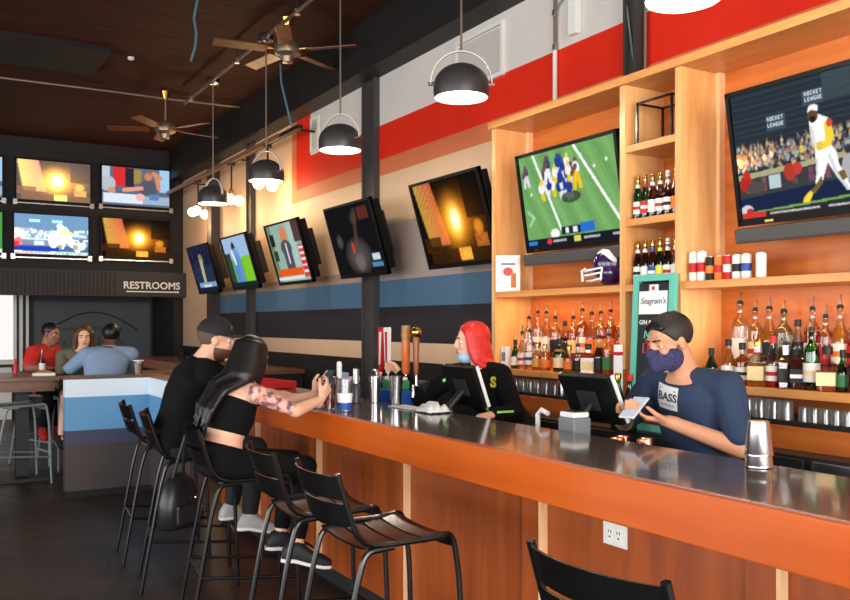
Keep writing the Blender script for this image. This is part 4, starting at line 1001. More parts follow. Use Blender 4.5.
# ---------------------------------------------------------------- things on and behind the bar
ZB = 1.081
t = thing('shaker_stack', 'tall stack of steel mixing cups standing on the bar before bartender', 'cups', (2.42, 1.92, ZB))
for k in range(2):
    MB().lathe([(.034, 0), (.045, .105), (.0465, .107), (.0465, .112), (.044, .112)], (0, 0, 0), 28).build('cup', M['steel'], t, True, 50)
    c_ = list(t.children)[-1]; c_.rotation_euler = (PI, 0, 0); c_.location = (0, 0, .112+.038*k)
def terminal(label, x, y, rz, tilt, h0):
    t = thing('point_of_sale_terminal', label, 'terminal', (x, y, .975), rz, 'touch screen terminals behind the bar')
    m = M4.Translation((0, 0, h0)) @ M4.Rotation(tilt, 4, 'X')
    MB().box(-.158, .158, .006, .035, -.118, .118, m, .004).build('back_housing', M['tvblack'], t)
    MB().box(-.168, -.158, -.003, .014, -.118, .118, m, .002).build('bezel', M['white'], t); MB().box(.158, .168, -.003, .014, -.118, .118, m, .002).build('bezel', M['white'], t)
    MB().box(-.158, .158, -.003, .006, -.118, -.108, m).box(-.158, .158, -.003, .006, .108, .118, m).build('screen_edge', M['tvblack'], t)
    MB().box(-.157, .157, .0, .005, -.107, .107, m).build('screen', emis('terminal_picture', rgb(120,140,160), .6), t)
    MB().box(-.06, .06, .035, .047, -.05, .05, m, .004).build('vent_panel', M['dark'], t)
    MB().tube([m @ V((0, .035, -.02)), (0, .12, h0-.12), (0, .08, .03)], .022, 10).build('stand', M['black_satin'], t, True)
    MB().box(-.09, .09, -.04, .13, 0, .03, None, .006).build('base', M['black_satin'], t)
    return t
terminal('black backed terminal with white edge in front of red haired bartender', 2.65, 4.03, PI/2, math.radians(-20), .245)
terminal('larger looking black backed terminal with white edge left of bartender in dark tee', 2.68, 3.02, PI/2+.05, math.radians(-26), .25)
t = thing('receipt_printer', 'small grey printer box with white lid behind the right terminal', 'printer', (2.57, 3.03, .975)); B(-.05, .05, -.055, .055, 0, .16, .008).build('body', M['grey'], t); B(-.045, .045, -.05, .05, .16, .185, .008).build('lid', M['white'], t); MB().box(-.03, .03, -.04, .04, .185, .189).build('paper_slot', M['dark'], t)
# beer taps
t = thing('beer_tap_tower', 'dark beer tap tower behind the bar left of red haired bartender', 'beer taps', (2.74, 5.0, .975))
B(-.06, .06, -.05, .05, 0, .16, .01).build('column', M['black_satin'], t); MB().tube([(0, -.4, .19), (0, .2, .19)], .04, 14).build('manifold', M['black_satin'], t, True)
for y in (.13, .03, -.21, -.34):
    f = MB().tube([(-.03, y, .19), (-.07, y, .2), (-.08, y, .13)], .011, 8).build('faucet', M['chrome'], t, True)
    MB().tube([(-.055, y, .2), (-.055, y, .265)], .009, 8).build('collar', M['chrome'], f, True)
def handle(y, name, pts, mat, extra=None):
    o = MB().tube([(-.055, y, z) for _, z in pts], [r for r, _ in pts], 12).build(name, mat, t, True); return o
for y, mt, tl in ((.13, M['red'], .05), (.03, M['white'], -.03)):
    m = M4.Translation((-.055, y, .26)) @ M4.Rotation(tl, 4, 'X')
    o = MB().quadstrip([[m @ V((dx, dy*w, z)) for dx, dy in ((-.01,-1),(.01,-1),(.01,1),(-.01,1))] for w, z in ((.012, 0), (.022, .05), (.036, .29), (.03, .3))]).build('tap_handle', M['white'] if mt is M['white'] else M['red'], t)
    MB().quadstrip([[m @ V((-.0115, dy*w, z)) for dy in (-.5, .5)] for w, z in ((.02, .05), (.034, .27))], closed=False).build('handle_stripe', M['red'] if mt is M['white'] else M['white'], o)
handle(-.21, 'tap_handle', [(.012, .26), (.026, .28), (.027, .46), (.024, .5), (.03, .505), (.026, .57)], pbr('handle_amber', rgb(206,110,50), .35))
MB().tube([(-.055, -.21, .485), (-.055, -.21, .572)], .029, 12).build('handle_top', pbr('handle_olive', rgb(150,120,60), .4), t, True)
handle(-.34, 'tap_handle', [(.010, .26), (.016, .3), (.022, .48), (.018, .5)], pbr('handle_brown', rgb(150,84,44), .35))
MB().ell((-.055, -.34, .53), (.036, .036, .036)).build('handle_ball', M['gold'], t, True)

def cyl_thing(name, label, cat, loc, prof, mat, group=None, seg=22, part=None):
    o = MB().lathe(prof, loc, seg, cap0=True, cap1=False if prof[-1][0] > .004 and mat is M['glass'] else True).build(name, mat, None, True, 50); return tag(o, label, cat, group)
cyl_thing('cocktail_shaker', 'steel cocktail shaker standing on bar left of the tap handles', 'shaker', (2.42, 4.70, ZB), [(.032, 0), (.037, .15), (.037, .155), (.03, .175), (.018, .19), (.018, .2), (.004, .202)], M['steel'])
cyl_thing('mixing_tin', 'steel mixing tin on bar below the red haired bartender\'s hand', 'tin', (2.44, 4.47, ZB), [(.03, 0), (.042, .165), (.043, .17), (.03, .168)], M['steel'])
t = thing('plastic_cup', 'tall clear plastic cup with blue and white print at bar edge', 'cup', (2.02, 4.28, ZB))
MB().lathe([(.035, 0), (.046, .17), (.048, .172), (.045, .17), (.034, .004)], seg=24, cap0=True, cap1=False).build('cup_wall', glassy('cup_plastic', (.9,.92,.94,1), .12, .15), t, True)
MB().lathe([(.036, .01), (.0385, .045)], seg=24, cap0=False, cap1=False).build('blue_print', M['blue'], t, True)
MB().lathe([(.0388, .05), (.0425, .10)], seg=24, cap0=False, cap1=False).build('white_print', M['paper'], t, True)
t = thing('cocktail_glass', 'glass of red drink with metal rim by the woman\'s hands', 'glass', (1.99, 4.42, ZB))
MB().lathe([(.032, 0), (.042, .15), (.04, .15), (.031, .006)], seg=22, cap1=False).build('glass', M['glass'], t, True)
MB().lathe([(.029, .008), (.038, .125)], seg=22).build('drink', pbr('red_drink', rgb(170,22,16), .15, trans=.4), t, True)
MB().tube([(.0, 0, .04), (.01, .03, .2)], .004, 6).build('straw', M['dark'], t)
MB().lathe([(.042, .145), (.05, .18), (.048, .182), (.04, .148)], seg=22, cap0=False, cap1=False).build('rim_cup', M['steel'], t, True)
t = thing('snack_basket', 'small tray of yellow snacks on paper at bar edge below red drink', 'snack tray', (1.98, 4.60, ZB))
MB().lathe([(.07, 0), (.095, .03), (.092, .032), (.068, .006)], seg=20).build('tray', M['paper'], t, True)
mb = MB()
for k in range(16): 
    a = random.uniform(0, 6.28); r = random.uniform(0, .065); mb.cap((r*math.cos(a), r*math.sin(a), .02), (r*math.cos(a)+.02, r*math.sin(a)+.012, .035), .009, .008, 8, 3)
tag(mb.build('snacks', pbr('snack_yellow', rgb(206,166,84), .6), t, True), kind='stuff')
t = thing('squeeze_bottle', 'white topped squeeze bottle standing on bar behind the plastic cup', 'bottle', (2.2, 4.74, ZB))
MB().lathe([(.034, 0), (.036, .01), (.036, .12), (.018, .15)], seg=20).build('body', pbr('bottle_grey', rgb(90,90,96), .4), t, True); MB().lathe([(.016, .145), (.016, .235), (.012, .25), (.004, .252)], seg=14).build('nozzle', M['white'], t, True)
t = thing('salt_shaker', 'small bottle with steel top on bar beside pink napkin holder', 'shaker', (2.3, 4.72, ZB))
MB().lathe([(.03, 0), (.03, .1), (.02, .12)], seg=18).build('body', pbr('body_dark', rgb(60,56,66), .35), t, True); MB().lathe([(.021, .115), (.021, .2), (.006, .21)], seg=14).build('top', M['steel'], t, True)
t = thing('napkin_holder', 'pink and white napkin holder on bar left of the steel shaker', 'napkin holder', (2.38, 4.98, ZB), .4)
MB().box(-.06, .06, -.05, -.044, 0, .11).box(-.06, .06, .044, .05, 0, .11).box(-.06, .06, -.05, .05, 0, .008).build('holder', M['dark'], t); MB().box(-.058, .058, -.042, .042, .008, .14, None, .004).build('napkins', pbr('napkin_pink', rgb(206,176,206), .8), t)
t = thing('menu_stand', 'small pale blue card stand on bar behind napkin holder', 'card stand', (2.42, 5.16, ZB), -1.2)
B(-.05, .05, -.004, .004, .01, .16).build('card', pbr('card_blue', rgb(140,176,206), .5), t); B(-.055, .055, -.03, .03, 0, .012).build('foot', M['dark'], t)
t = thing('bar_caddy', 'blue bar caddy with green bar mat behind bar beside shakers', 'caddy', (2.62, 4.80, .975))
B(-.07, .07, -.11, .11, 0, .17, .006).build('box', M['blue'], t); B(-.05, .05, -.09, .09, .17, .23, .01).build('green_tray', M['green'], t); B(-.04, .04, -.08, .08, .23, .25, .006).build('paper', M['white'], t)
mb = MB(); g = 9
hs = [[random.uniform(0, .035) for _ in range(g)] for _ in range(g)]
rings = [[V((-.07+.14*i/(g-1)+random.uniform(-.006, .006), -.09+.18*j/(g-1)+random.uniform(-.006, .006), .002+hs[i][j]*(1 if 0 < i < g-1 and 0 < j < g-1 else .1)+.025*math.sin(PI*i/(g-1))*math.sin(PI*j/(g-1)))) for j in range(g)] for i in range(g)]
mb.quadstrip(rings, False); ob = mb.build('bar_towel', pbr('towel_white', rgb(226,224,220), .9), None, True, 180); ob.location = (2.42, 4.02, ZB)
so = ob.modifiers.new('s', 'SOLIDIFY'); so.thickness = .003; so.offset = 1
tag(ob, 'crumpled white bar towel on bar left of the first terminal', 'towel')
tag(MB().box(2.36, 2.48, 4.18, 4.42, ZB, ZB+.004, None).build('paper_menu', M['paper']), 'flat paper menu sheet on bar beside the crumpled towel', 'menu')
t = thing('serving_tray', 'red serving tray at the far end of the bar top', 'tray', (2.24, 6.3, ZB), .1); B(-.2, .2, -.26, .26, 0, .02, .006).build('tray_base', M['red'], t)
MB().box(-.2, -.185, -.26, .26, .02, .05).box(.185, .2, -.26, .26, .02, .05).box(-.185, .185, -.26, -.245, .02, .05).box(-.185, .185, .245, .26, .02, .05).build('tray_rim', M['red'], t)
t = thing('table_tablet', 'dark tablet screen with pale rim at far end of bar', 'tablet', (2.28, 6.72, ZB), -.75, None)
m = M4.Rotation(math.radians(-14), 4, 'X')
MB().box(-.14, .14, 0, .02, .01, .2, m, .004).build('case', M['dark'], t); MB().box(-.14, .14, -.003, 0, .19, .2, m).box(-.14, -.13, -.003, 0, .01, .19, m).build('pale_rim', M['plaster'], t); MB().box(-.1, .1, .0, .09, 0, .012, None).build('foot', M['dark'], t)
for k, (x, y) in enumerate(((2.70, 2.86), (2.63, 2.82), (2.73, 2.75))):
    o = tag(MB().lathe([(.026, 0), (.034, .03), (.036, .08), (.034, .085), (.032, .08), (.03, .02)], (x, y, .975), 20, cap1=False).build('copper_mug', M['copper'], None, True), ['copper mug right beside the right terminal base', 'copper mug nearest the bar edge by the right terminal', 'copper mug nearest the bartender in dark tee'][k], 'mug', 'copper mugs behind the bar')
t = thing('bar_faucet', 'white bar faucet between the two terminals', 'faucet', (2.62, 3.36, .975)); MB().tube([(0, 0, 0), (0, 0, .14), (0, -.03, .165), (0, -.08, .15)], .012, 8).build('spout', M['white'], t, True); MB().tube([(0, .03, .0), (0, .03, .05)], .016, 8).tube([(0, -.06, .0), (0, -.06, .05)], .016, 8).build('tap_knob', M['chrome'], t, True)
t = thing('ice_bin', 'stainless ice bin lid glinting behind the bar at far right', 'ice bin', (3.02, 1.9, 0)); B(-.16, .16, -.45, .35, .0, .9, .01).build('body', M['steel'], t); B(-.165, .165, -.455, .355, .9, .925, .005).build('lid', M['chrome'], t)
tag(bottle('x', 'green bottles beside the chalk sign', (3.33, 3.56, .98), .3, .04, 'slope', 'green', None, 'white', None, 'gold'), 'green bottle with white label standing in front of left edge of chalk sign', 'bottle')
tag(bottle('x', 'green bottles beside the chalk sign', (3.30, 3.44, .98), .3, .04, 'slope', 'green', None, 'white', None, 'red'), 'green bottle in front of chalk sign just behind the bartender\'s face', 'bottle')
t = thing('wine_carton', 'slim white and red upright carton between left bay and chalk sign', 'carton', (3.40, 3.635, .98)); B(-.018, .018, -.018, .018, 0, .46, .003).build('carton', M['paper'], t); B(-.019, .019, -.019, .019, .4, .42).build('red_band', M['red'], t)
# glasses on the booth wall and far tables
t = thing('iced_drink', 'iced drink in a clear cup on the striped half wall', 'drink', (1.83, 8.42, 1.081)); MB().lathe([(.034, 0), (.046, .13), (.044, .13), (.033, .005)], seg=18, cap1=False).build('cup_wall', M['glass'], t, True); MB().lathe([(.031, .006), (.041, .11)], seg=18).build('drink', pbr('pale_drink', rgb(170,140,90), .3), t, True); MB().lathe([(.05, .13), (.05, .138)], seg=18).build('cup_lid', M['white'], t)
t = thing('beer_bottle', 'dark beer bottle on far high table by red person', 'bottle', (1.18, 9.98, 1.046)); MB().lathe([(.03, 0), (.031, .12), (.014, .17), (.013, .24)], seg=14).build('glass', GL['amber'], t, True); MB().lathe([(.0315, .03), (.0315, .1)], seg=14, cap0=False, cap1=False).build('label', M['paper'], t, True)
tag(MB().lathe([(.02, 0), (.022, .1), (.01, .13), (.01, .16)], (.9, 9.75, 1.046), 12).build('sauce_bottle', M['red'], None, True), 'red sauce bottle on the far high table', 'bottle')
t = thing('paper_basket', 'white paper tray at near edge of far high table', 'tray', (1.12, 9.35, 1.046)); B(-.1, .1, -.07, .07, 0, .03, .008).build('tray', M['paper'], t); MB().ell((0, 0, .035), (.08, .05, .02)).build('food', pbr('food', rgb(170,120,70), .7), t)
for k, (x, y, c, lab) in enumerate(((3.3, 9.9, 'white', 'small white cup on the far wall counter'), (3.25, 12.2, 'dark', 'dark caddy on the far wall counter'))):
    tag(MB().lathe([(.04, 0), (.05, .12), (.045, .125)], (x, y, 1.05), 16).build('cup' if k == 0 else 'table_caddy', M[c], None, True), lab, 'cup' if k == 0 else 'caddy')
# backpack hung from the woman's stool
t = thing('backpack', 'small black backpack hanging between the two occupied stools', 'backpack', (1.235, 4.71, .46), .5)
mb = MB().loft([((0, 0, 0), V((.10, 0, 0)), V((0, .05, 0))), ((0, 0, .02), V((.125, 0, 0)), V((0, .07, 0))), ((0, 0, .14), V((.12, 0, 0)), V((0, .065, 0))), ((0, 0, .24), V((.09, 0, 0)), V((0, .05, 0))), ((0, 0, .29), V((.04, 0, 0)), V((0, .025, 0)))], 20, 2.8)
mb.build('bag_body', pbr('black_leather', rgb(28,29,31), .35, bump=.1), t, True, 60); MB().box(-.08, .08, -.085, -.06, .03, .13, None, .012).build('front_pocket', pbr('black_leather_pocket', rgb(32,33,35), .35), t)
MB().tube([(-.05, 0, .24), (-.04, -.05, .4), (-.026, -.089, .54), (-.01, -.05, .4), (.03, 0, .25)], .009, 8).build('strap', M['black_satin'], t, True); MB().ell((.05, -.075, .16), (.008, .008, .012)).build('zip_pull', M['chrome'], t, True)
# ---------------------------------------------------------------- people
def skin(name, c): return pbr(name, c, .5, spec=.35, noise=.05, nscale=40)
def nrm(v): return V(v).normalized()
class Human:
    def __init__(s, **k):
        s.__dict__.update({a: (V(b) if isinstance(b, tuple) and len(b) == 3 and not isinstance(b[0], tuple) else b) for a, b in k.items()})
        s.sp1, s.sp2 = nrm(s.chest-s.pelvis), nrm(s.neck-s.chest)
        s.rp, s.rs = nrm(s.rp), nrm(s.rs)
        f = nrm(s.face); u0 = V(k.get('up', (0, 0, 1))); r = nrm(f.cross(u0)); u = r.cross(f)
        s.hm = M4(((r.x, f.x, u.x), (r.y, f.y, u.y), (r.z, f.z, u.z))).to_3x3() if False else M4(((r.x, f.x, u.x, 0), (r.y, f.y, u.y, 0), (r.z, f.z, u.z, 0), (0, 0, 0, 1))).to_3x3()
        s.k = k.get('k', 1); s.w = k.get('w', 1)
        s.hips = [s.pelvis+s.rp*.088*sg*s.w-s.sp1*.03 for sg in (1, -1)]
    def H(s, x, y, z): return s.head+s.hm @ V((x, y, z))*s.k
    def torso(s, mb, g=0, lo=0, hi=6, fem=False):
        """elliptical sections up the spine; g inflates"""
        bust = .012 if fem else 0
        S = [(s.pelvis-s.sp1*.09, s.rp, s.sp1, .135, .10), (s.pelvis, s.rp, s.sp1, .168, .115), (s.pelvis.lerp(s.chest, .5), (s.rp+s.rs), s.sp1, .130 if fem else .148, .095 if fem else .105),
             (s.chest, s.rs, s.sp1+s.sp2, .145 if fem else .165, .108+bust), (s.chest.lerp(s.neck, .5), s.rs, s.sp2, .155 if fem else .178, .10), (s.chest.lerp(s.neck, .8), s.rs, s.sp2, .11, .072), (s.neck, s.rs, s.sp2, .055, .055)]
        secs = []
        for c, r, u, a, b in S[lo:hi+1]:
            r = nrm(r); u = nrm(u); f = nrm(u.cross(r)); r2 = nrm(f.cross(u))
            secs.append((c, r2*(a*s.w+g), f*(b*s.w+g)))
        mb.loft(secs, 24, 2.3)
    def yoke(s, mb, g=0):
        for q in s.sh: mb.cap(s.neck-s.sp2*.05, V(q), .05+g, .056*s.w+g)
    def arm(s, mb, i, g=0, upto=2.0):
        a, b, c = V(s.sh[i]), V(s.el[i]), V(s.wr[i]); w = s.w*s.__dict__.get('aw', 1)
        e = a.lerp(b, min(1, upto)); mb.cap(a, e, .052*w+g, (.052-.012*min(1, upto))*w+g)
        if upto > 1: mb.cap(b, b.lerp(c, upto-1), .041*w+g, (.041-.014*(upto-1))*w+g)
    def hand(s, mb, i):
        d, n, curl = s.hands[i]; d, n = nrm(d), V(n); n = nrm(n-d*n.dot(d)); side = d.cross(n)
        ts = 1 if i == 0 else -1            # thumb side
        w = V(s.wr[i]); k = s.k
        if d.cross(n).length: pass
        for j, (off, L, r) in enumerate(((.030, .072, .0088), (.010, .08, .009), (-.010, .075, .0087), (-.029, .058, .0078))):
            o = side*off*ts*k
            kn = w+d*.092*k+o-n*.002*j*0
            mb.cap(w+d*.012*k+o*.55, kn, .0145*k, .0115*k, 10, 3)
            p = kn; ang = 0; dr = d
            for q, fr in enumerate((.45, .32, .25)):
                ang += curl[j if len(curl) > 1 else 0]*(1, 1.15, .8)[q]
                dr = d*math.cos(ang)+n*math.sin(ang)
                p2 = p+dr*L*fr*k; mb.cap(p, p2, r*(1-.08*q)*k, r*(1-.08*(q+1))*k, 9, 3); p = p2
        tb = w+d*.03*k+side*.028*ts*k
        t1 = tb+nrm(d*.7+side*ts*.65+n*.35)*.038*k; t2 = t1+nrm(d*.85+side*ts*.15+n*.5)*.03*k; t3 = t2+nrm(d*.8-side*ts*.1+n*.55)*.024*k
        mb.cap(w+d*.015*k+side*.015*ts*k, t1, .016*k, .0125*k, 10, 3); mb.cap(t1, t2, .0115*k, .0105*k, 9, 3); mb.cap(t2, t3, .0105*k, .0085*k, 9, 3)
        mb.cap(w-d*.03*k, w+d*.02*k, .026*k, .024*k)
    def leg(s, mb, i, g=0, upto=2.0):
        h, kn, an = s.hips[i], V(s.kn[i]), V(s.an[i]); w = s.w
        mb.cap(h, h.lerp(kn, min(1, upto)), .085*w+g, (.085-.03*min(1, upto))*w+g)
        if upto > 1:
            m = kn.lerp(an, .35); mb.cap(kn, m, .054*w+g, .052*w+g); mb.cap(m, kn.lerp(an, max(.36, upto-1)), .052*w+g, .036*w+g)
    def headmesh(s, mb):
        e = lambda c, r: mb.ell(s.H(*c), [q*s.k for q in r], s.hm)
        cp = lambda a, b, r0, r1: mb.cap(s.H(*a), s.H(*b), r0*s.k, r1*s.k)
        e((0, -.015, .035), (.076, .096, .085)); e((0, .02, -.035), (.061, .072, .083)); cp((-.018, .062, -.098), (.018, .062, -.098), .02, .02)
        cp((0, .085, .022), (0, .099, -.018), .010, .0135); cp((-.011, .089, -.022), (.011, .089, -.022), .009, .009)
        cp((-.036, .074, .032), (.036, .074, .032), .0125, .0125); e((.036, .062, -.02), (.024, .022, .024)); e((-.036, .062, -.02), (.024, .022, .024))
        cp((-.016, .082, -.055), (.016, .082, -.055), .009, .009)
        for q in (1, -1): e((.076*q, -.008, -.005), (.011, .019, .031))
        mb.cap(s.H(0, -.022, -.05), s.neck-s.sp2*.03, .054*s.k*s.w, .06*s.k*s.w)
    def body(s, mat, label, voxel=.007, fem=False, tat=None):
        mb = MB(); s.torso(mb, 0, 0, 6, fem); s.yoke(mb)
        for i in (0, 1):
            s.arm(mb, i); s.hand(mb, i); s.leg(mb, i)
            mb.cap(V(s.an[i]), V(s.an[i])+nrm(s.toe[i])*.11-V((0, 0, .035)), .034, .02)
        s.headmesh(mb)
        o = mb.remesh('person', mat, None, voxel, 3)
        tag(o, label, 'person'); s.o = o
        return o
    def face_parts(s, lipc, browc, lips=True, lid=.1):
        for q in (1, -1):
            ev = MB().ell(s.H(.033*q, .0665, .010), (.0125*s.k,)*3, s.hm, 12, 8).build('eye', M['white'], s.o, True)
            MB().ell(s.H(.033*q, .0762, .008), (.0068*s.k, .0035*s.k, .0068*s.k), s.hm, 10, 6).build('iris', M['dark'], ev, True)
            lm = MB().ell(s.H(.033*q, .0662, .010), (.0138*s.k,)*3, s.hm, 14, 10); lm.cut(s.H(.033*q, .0632, .010+.0125*(.35-lid*1.6)), s.hm @ V((0, .15, -1))); lm.build('eyelid', s.o.data.materials[0], s.o, True, 60)
            MB().cap(s.H(.018*q, .0905, .031), s.H(.05*q, .077, .033), .0042*s.k, .0032*s.k, 8, 3).build('eyebrow', browc, s.o, True)
        if lips: MB().ell(s.H(0, .0885, -.056), (.022*s.k, .008*s.k, .008*s.k), s.hm, 14, 8).build('lips', lipc, s.o, True)
    def shoes(s, mat, sole):
        for i in (0, 1):
            a = V(s.an[i]); d = nrm(V(s.toe[i])); dn = V((0, 0, -1)); dn = nrm(dn-d*dn.dot(d)); sd = d.cross(dn)
            secs = [(a-d*.07+dn*.05, sd*.028, dn*.028), (a-d*.05+dn*.035, sd*.038, dn*.05), (a+d*.0+dn*.02, sd*.042, dn*.062), (a+d*.08+dn*.045, sd*.046, dn*.042), (a+d*.15+dn*.058, sd*.046, dn*.03), (a+d*.19+dn*.066, sd*.028, dn*.018)]
            o = MB().loft(secs, 16, 2.4).build('shoe', mat, s.o, True, 60)
            MB().loft([(c+dn*.0+dn*(b.length*.75), a_*1.06, dn*.014) for c, a_, b in secs], 16, 2.6).build('sole', sole, o, True, 60)
    def trousers(s, mat, voxel=.009, name='trousers', upto=1.9):
        mb = MB(); s.torso(mb, .010, 0, 2)
        mb.cut(s.pelvis.lerp(s.chest, .32), s.sp1)
        for i in (0, 1): s.leg(mb, i, .011, upto)
        return mb.remesh(name, mat, s.o, voxel, 3)
def hair_cap(h, name, mat, grow=.008, front=.045, low=-.02, voxel=.006, extra=None):
    """close cropped hair: skull shell, open at the face and below the nape line"""
    mb = MB(); mb.ell(h.H(0, -.018, .038), [(q+grow)*h.k for q in (.076, .096, .085)], h.hm, 28, 18)
    mb.cut(h.H(0, front, .06), h.hm @ V((0, 1, -.75))); mb.cut(h.H(0, -.02, low), h.hm @ V((0, .45, -1)))
    if extra: extra(mb)
    return mb.remesh(name, mat, h.o, voxel, 2)
SK = skin('skin_fair', rgb(232,180,152)); SK2 = skin('skin_tan', rgb(206,146,112)); SK3 = skin('skin_dark', rgb(96,62,48))
LIP = pbr('lips', rgb(186,96,90), .4); HB = pbr('hair_black', rgb(18,15,15), .42, spec=.5, noise=.3, nscale=60); HBR = pbr('hair_brown', rgb(84,50,34), .5, noise=.2, nscale=60); HR = pbr('hair_red', rgb(214,44,40), .42, noise=.22, nscale=45); 
BLK = pbr('black_cotton', rgb(13,13,15), .9, spec=.2, bump=.15, bscale=40); NAVY = pbr('navy_cotton', rgb(38,54,80), .85, bump=.12, bscale=30, noise=.05); JEAN = pbr('dark_denim', rgb(36,42,58), .8)

# bartender in navy tee -------------------------------------------------
h = Human(pelvis=(3.06, 2.74, .92), chest=(3.02, 2.74, 1.16), neck=(2.945, 2.735, 1.355), head=(2.86, 2.735, 1.475), face=(-.93, .18, -.30), rp=(.1, 1, 0), rs=(.08, 1, .02), w=1.08, k=1.02,
    sh=((2.97, 2.93, 1.285), (2.99, 2.53, 1.285)), el=((2.90, 3.06, 1.09), (3.0, 2.47, 1.03)), wr=((2.745, 2.87, 1.155), (2.80, 2.68, 1.135)),
    hands=(((-.55, -.8, .12), (.1, .2, 1), (.5,)), ((-.75, .62, .12), (.2, .1, 1), (.35, .45, .5, .55))),
    kn=((3.08, 2.84, .48), (3.08, 2.62, .48)), an=((3.10, 2.85, .09), (3.10, 2.61, .09)), toe=((-1, .1, 0), (-1, -.1, 0)))
o = h.body(SK2, 'bartender in navy tee and dark face mask looking down at a phone', .0065)
mt = pbr('forearm_tattoo', rgb(150,128,116), .5, noise=.35, nscale=70); o.data.materials.append(mt)
a_, b_ = V(h.el[0]), V(h.wr[0])
for p in o.data.polygons:
    c = p.center; t_ = (c-a_).dot(b_-a_)/(b_-a_).length_squared
    if .25 < t_ < .85 and (c-a_.lerp(b_, t_)).length < .06: p.material_index = 1
h.face_parts(LIP, HB, False, .45)
mb = MB(); h.torso(mb, .013, 0, 5); h.yoke(mb, .012)
for i in (0, 1): h.arm(mb, i, .018, .78)
mb.cut(h.pelvis-h.sp1*.05, -h.sp1)
shirt = mb.remesh('tee_shirt', NAVY, o, .008, 4)
# printed logo on the left breast
fwd = nrm(h.sp2.cross(h.rs)); 
def on_chest(du, dz, out): return h.chest+h.rs*du+h.sp2*dz+fwd*out
rm = -h.rs; n_ = nrm(fwd+h.rs*-.35); rr = nrm(V((0,0,1)).cross(n_)); 
def badge_point(du, dz):
    org = h.chest+h.rs*.055+h.sp2*.115
    st = org+rr*du+nrm(n_.cross(rr))*dz+n_*.3
    ok, hit, nn, _ = shirt.ray_cast(st, -n_, distance=.5)
    return (hit if ok else st-n_*.18)+n_*.003
def conform(ob, off):
    for v in ob.data.vertices:
        q = badge_point(v.co.x*1.2, v.co.y); v.co = q+n_*(off+v.co.z)
mb = MB(); N = 14
mb.quadstrip([[V((-.052+.104*i/N*(1-.12*(1-j/N)) + .0062*(1-j/N), -.05+.1*j/N, 0)) for i in range(N+1)] for j in range(N+1)], False)
bo = mb.build('printed_badge', pbr('badge_white', rgb(222,222,220), .8), o); conform(bo, 0)
bt = text_mesh('badge_lettering', 'BASS', .044, NAVY, M4.Translation((0, .005, 0)), bo, .0004, .0012); conform(bt, .002)
b2 = MB(); b2.box(-.033, .033, -.03, -.027, 0, .0004).box(-.042, .042, .032, .035, 0, .0004); bb = b2.build('badge_rule', NAVY, bo); conform(bb, .002)
h.trousers(JEAN); h.shoes(M['dark'], M['black'])
hair_cap(h, 'hair', pbr('hair_dark_short', rgb(40,34,32), .6, noise=.3, nscale=80), .006, .055, -.005)
mb = MB()
for k in range(9):
    x = -.05+.1*k/8; mb.cap(h.H(x, -.06, .112-abs(x)*.35), h.H(x*.9, .058, .102-abs(x)*.45), .013*h.k, .014*h.k)
mb.remesh('hair_top', HB, o, .006, 2)
mb = MB().ell(h.H(0, .031, -.055), [q*h.k for q in (.0695, .079, .07)], h.hm, 26, 16).cap(h.H(0, .09, .0), h.H(0, .116, -.02), .012, .017).cap(h.H(0, .11, -.022), h.H(0, .095, -.08), .016, .03)
mb.cut(h.H(0, -.012, 0), h.hm @ V((0, -1, .15)))
mk = mb.remesh('face_mask', pbr('mask_navy_print', rgb(52,50,88), .85, noise=.85, nscale=60), o, .006, 3)
for q in (1, -1): MB().tube([h.H(.064*q, .02, -.03), h.H(.075*q, -.0, -.0), h.H(.082*q, -.022, .012)], .0022, 6).build('ear_loop', M['dark'], mk)
mb = MB().cap(h.H(-.058, -.0, -.06), h.H(-.03, .045, -.098), .009, .009).cap(h.H(.058, -.0, -.06), h.H(.03, .045, -.098), .009, .009); mb.build('beard', pbr('stubble', rgb(70,52,44), .8), o, True)
ph = (V(h.wr[0])+V(h.wr[1]))*.5+V((-.085, -.0, .048))
m = M4.Translation(ph) @ M4.Rotation(.25, 4, 'Z') @ M4.Rotation(-.55, 4, 'Y')
t = thing('mobile_phone', 'pale phone held by the bartender in navy tee', 'phone', tuple(ph)); m.translation = (0, 0, 0)
MB().box(-.075, .075, -.037, .037, -.005, .004, m, .003).build('case', M['plaster'], t); MB().box(-.068, .068, -.033, .033, .004, .006, m).build('screen', emis('phone_glow', rgb(200,214,230), .8), t)

# bartender with red hair ------------------------------------------------
h = Human(pelvis=(3.12, 4.22, .90), chest=(3.02, 4.31, 1.13), neck=(2.955, 4.36, 1.32), head=(2.925, 4.405, 1.445), face=(-.90, .40, -.06), rp=(.2, .97, 0), rs=(-.12, .97, -.04), w=1.0, k=.98,
    sh=((2.90, 4.55, 1.245), (2.99, 4.19, 1.255)), el=((2.72, 4.66, 1.09), (3.0, 4.06, 1.04)), wr=((2.69, 4.86, 1.235), (2.83, 4.03, 1.045)),
    hands=(((-.1, .8, .45), (-.75, .1, -.2), (.75, .8, .85, .9)), ((-.85, -.1, -.1), (0, .2, -1), (.3, .35, .4, .45))),
    kn=((3.12, 4.3, .48), (3.16, 4.1, .48)), an=((3.16, 4.32, .09), (3.2, 4.1, .09)), toe=((-1, .2, 0), (-1, .1, 0)))
o = h.body(SK, 'bartender with long red hair and black green-striped top reaching to taps', .0065, True)
h.face_parts(LIP, HBR)
mb = MB(); h.torso(mb, .016, 0, 5, True); h.yoke(mb, .014)
for i in (0, 1): h.arm(mb, i, .016, 1.92)
mb.cut(h.pelvis-h.sp1*.05, -h.sp1)
hood = mb.remesh('hooded_top', BLK, o, .008, 3)
GS = pbr('green_stripe', rgb(150,236,110), .6)
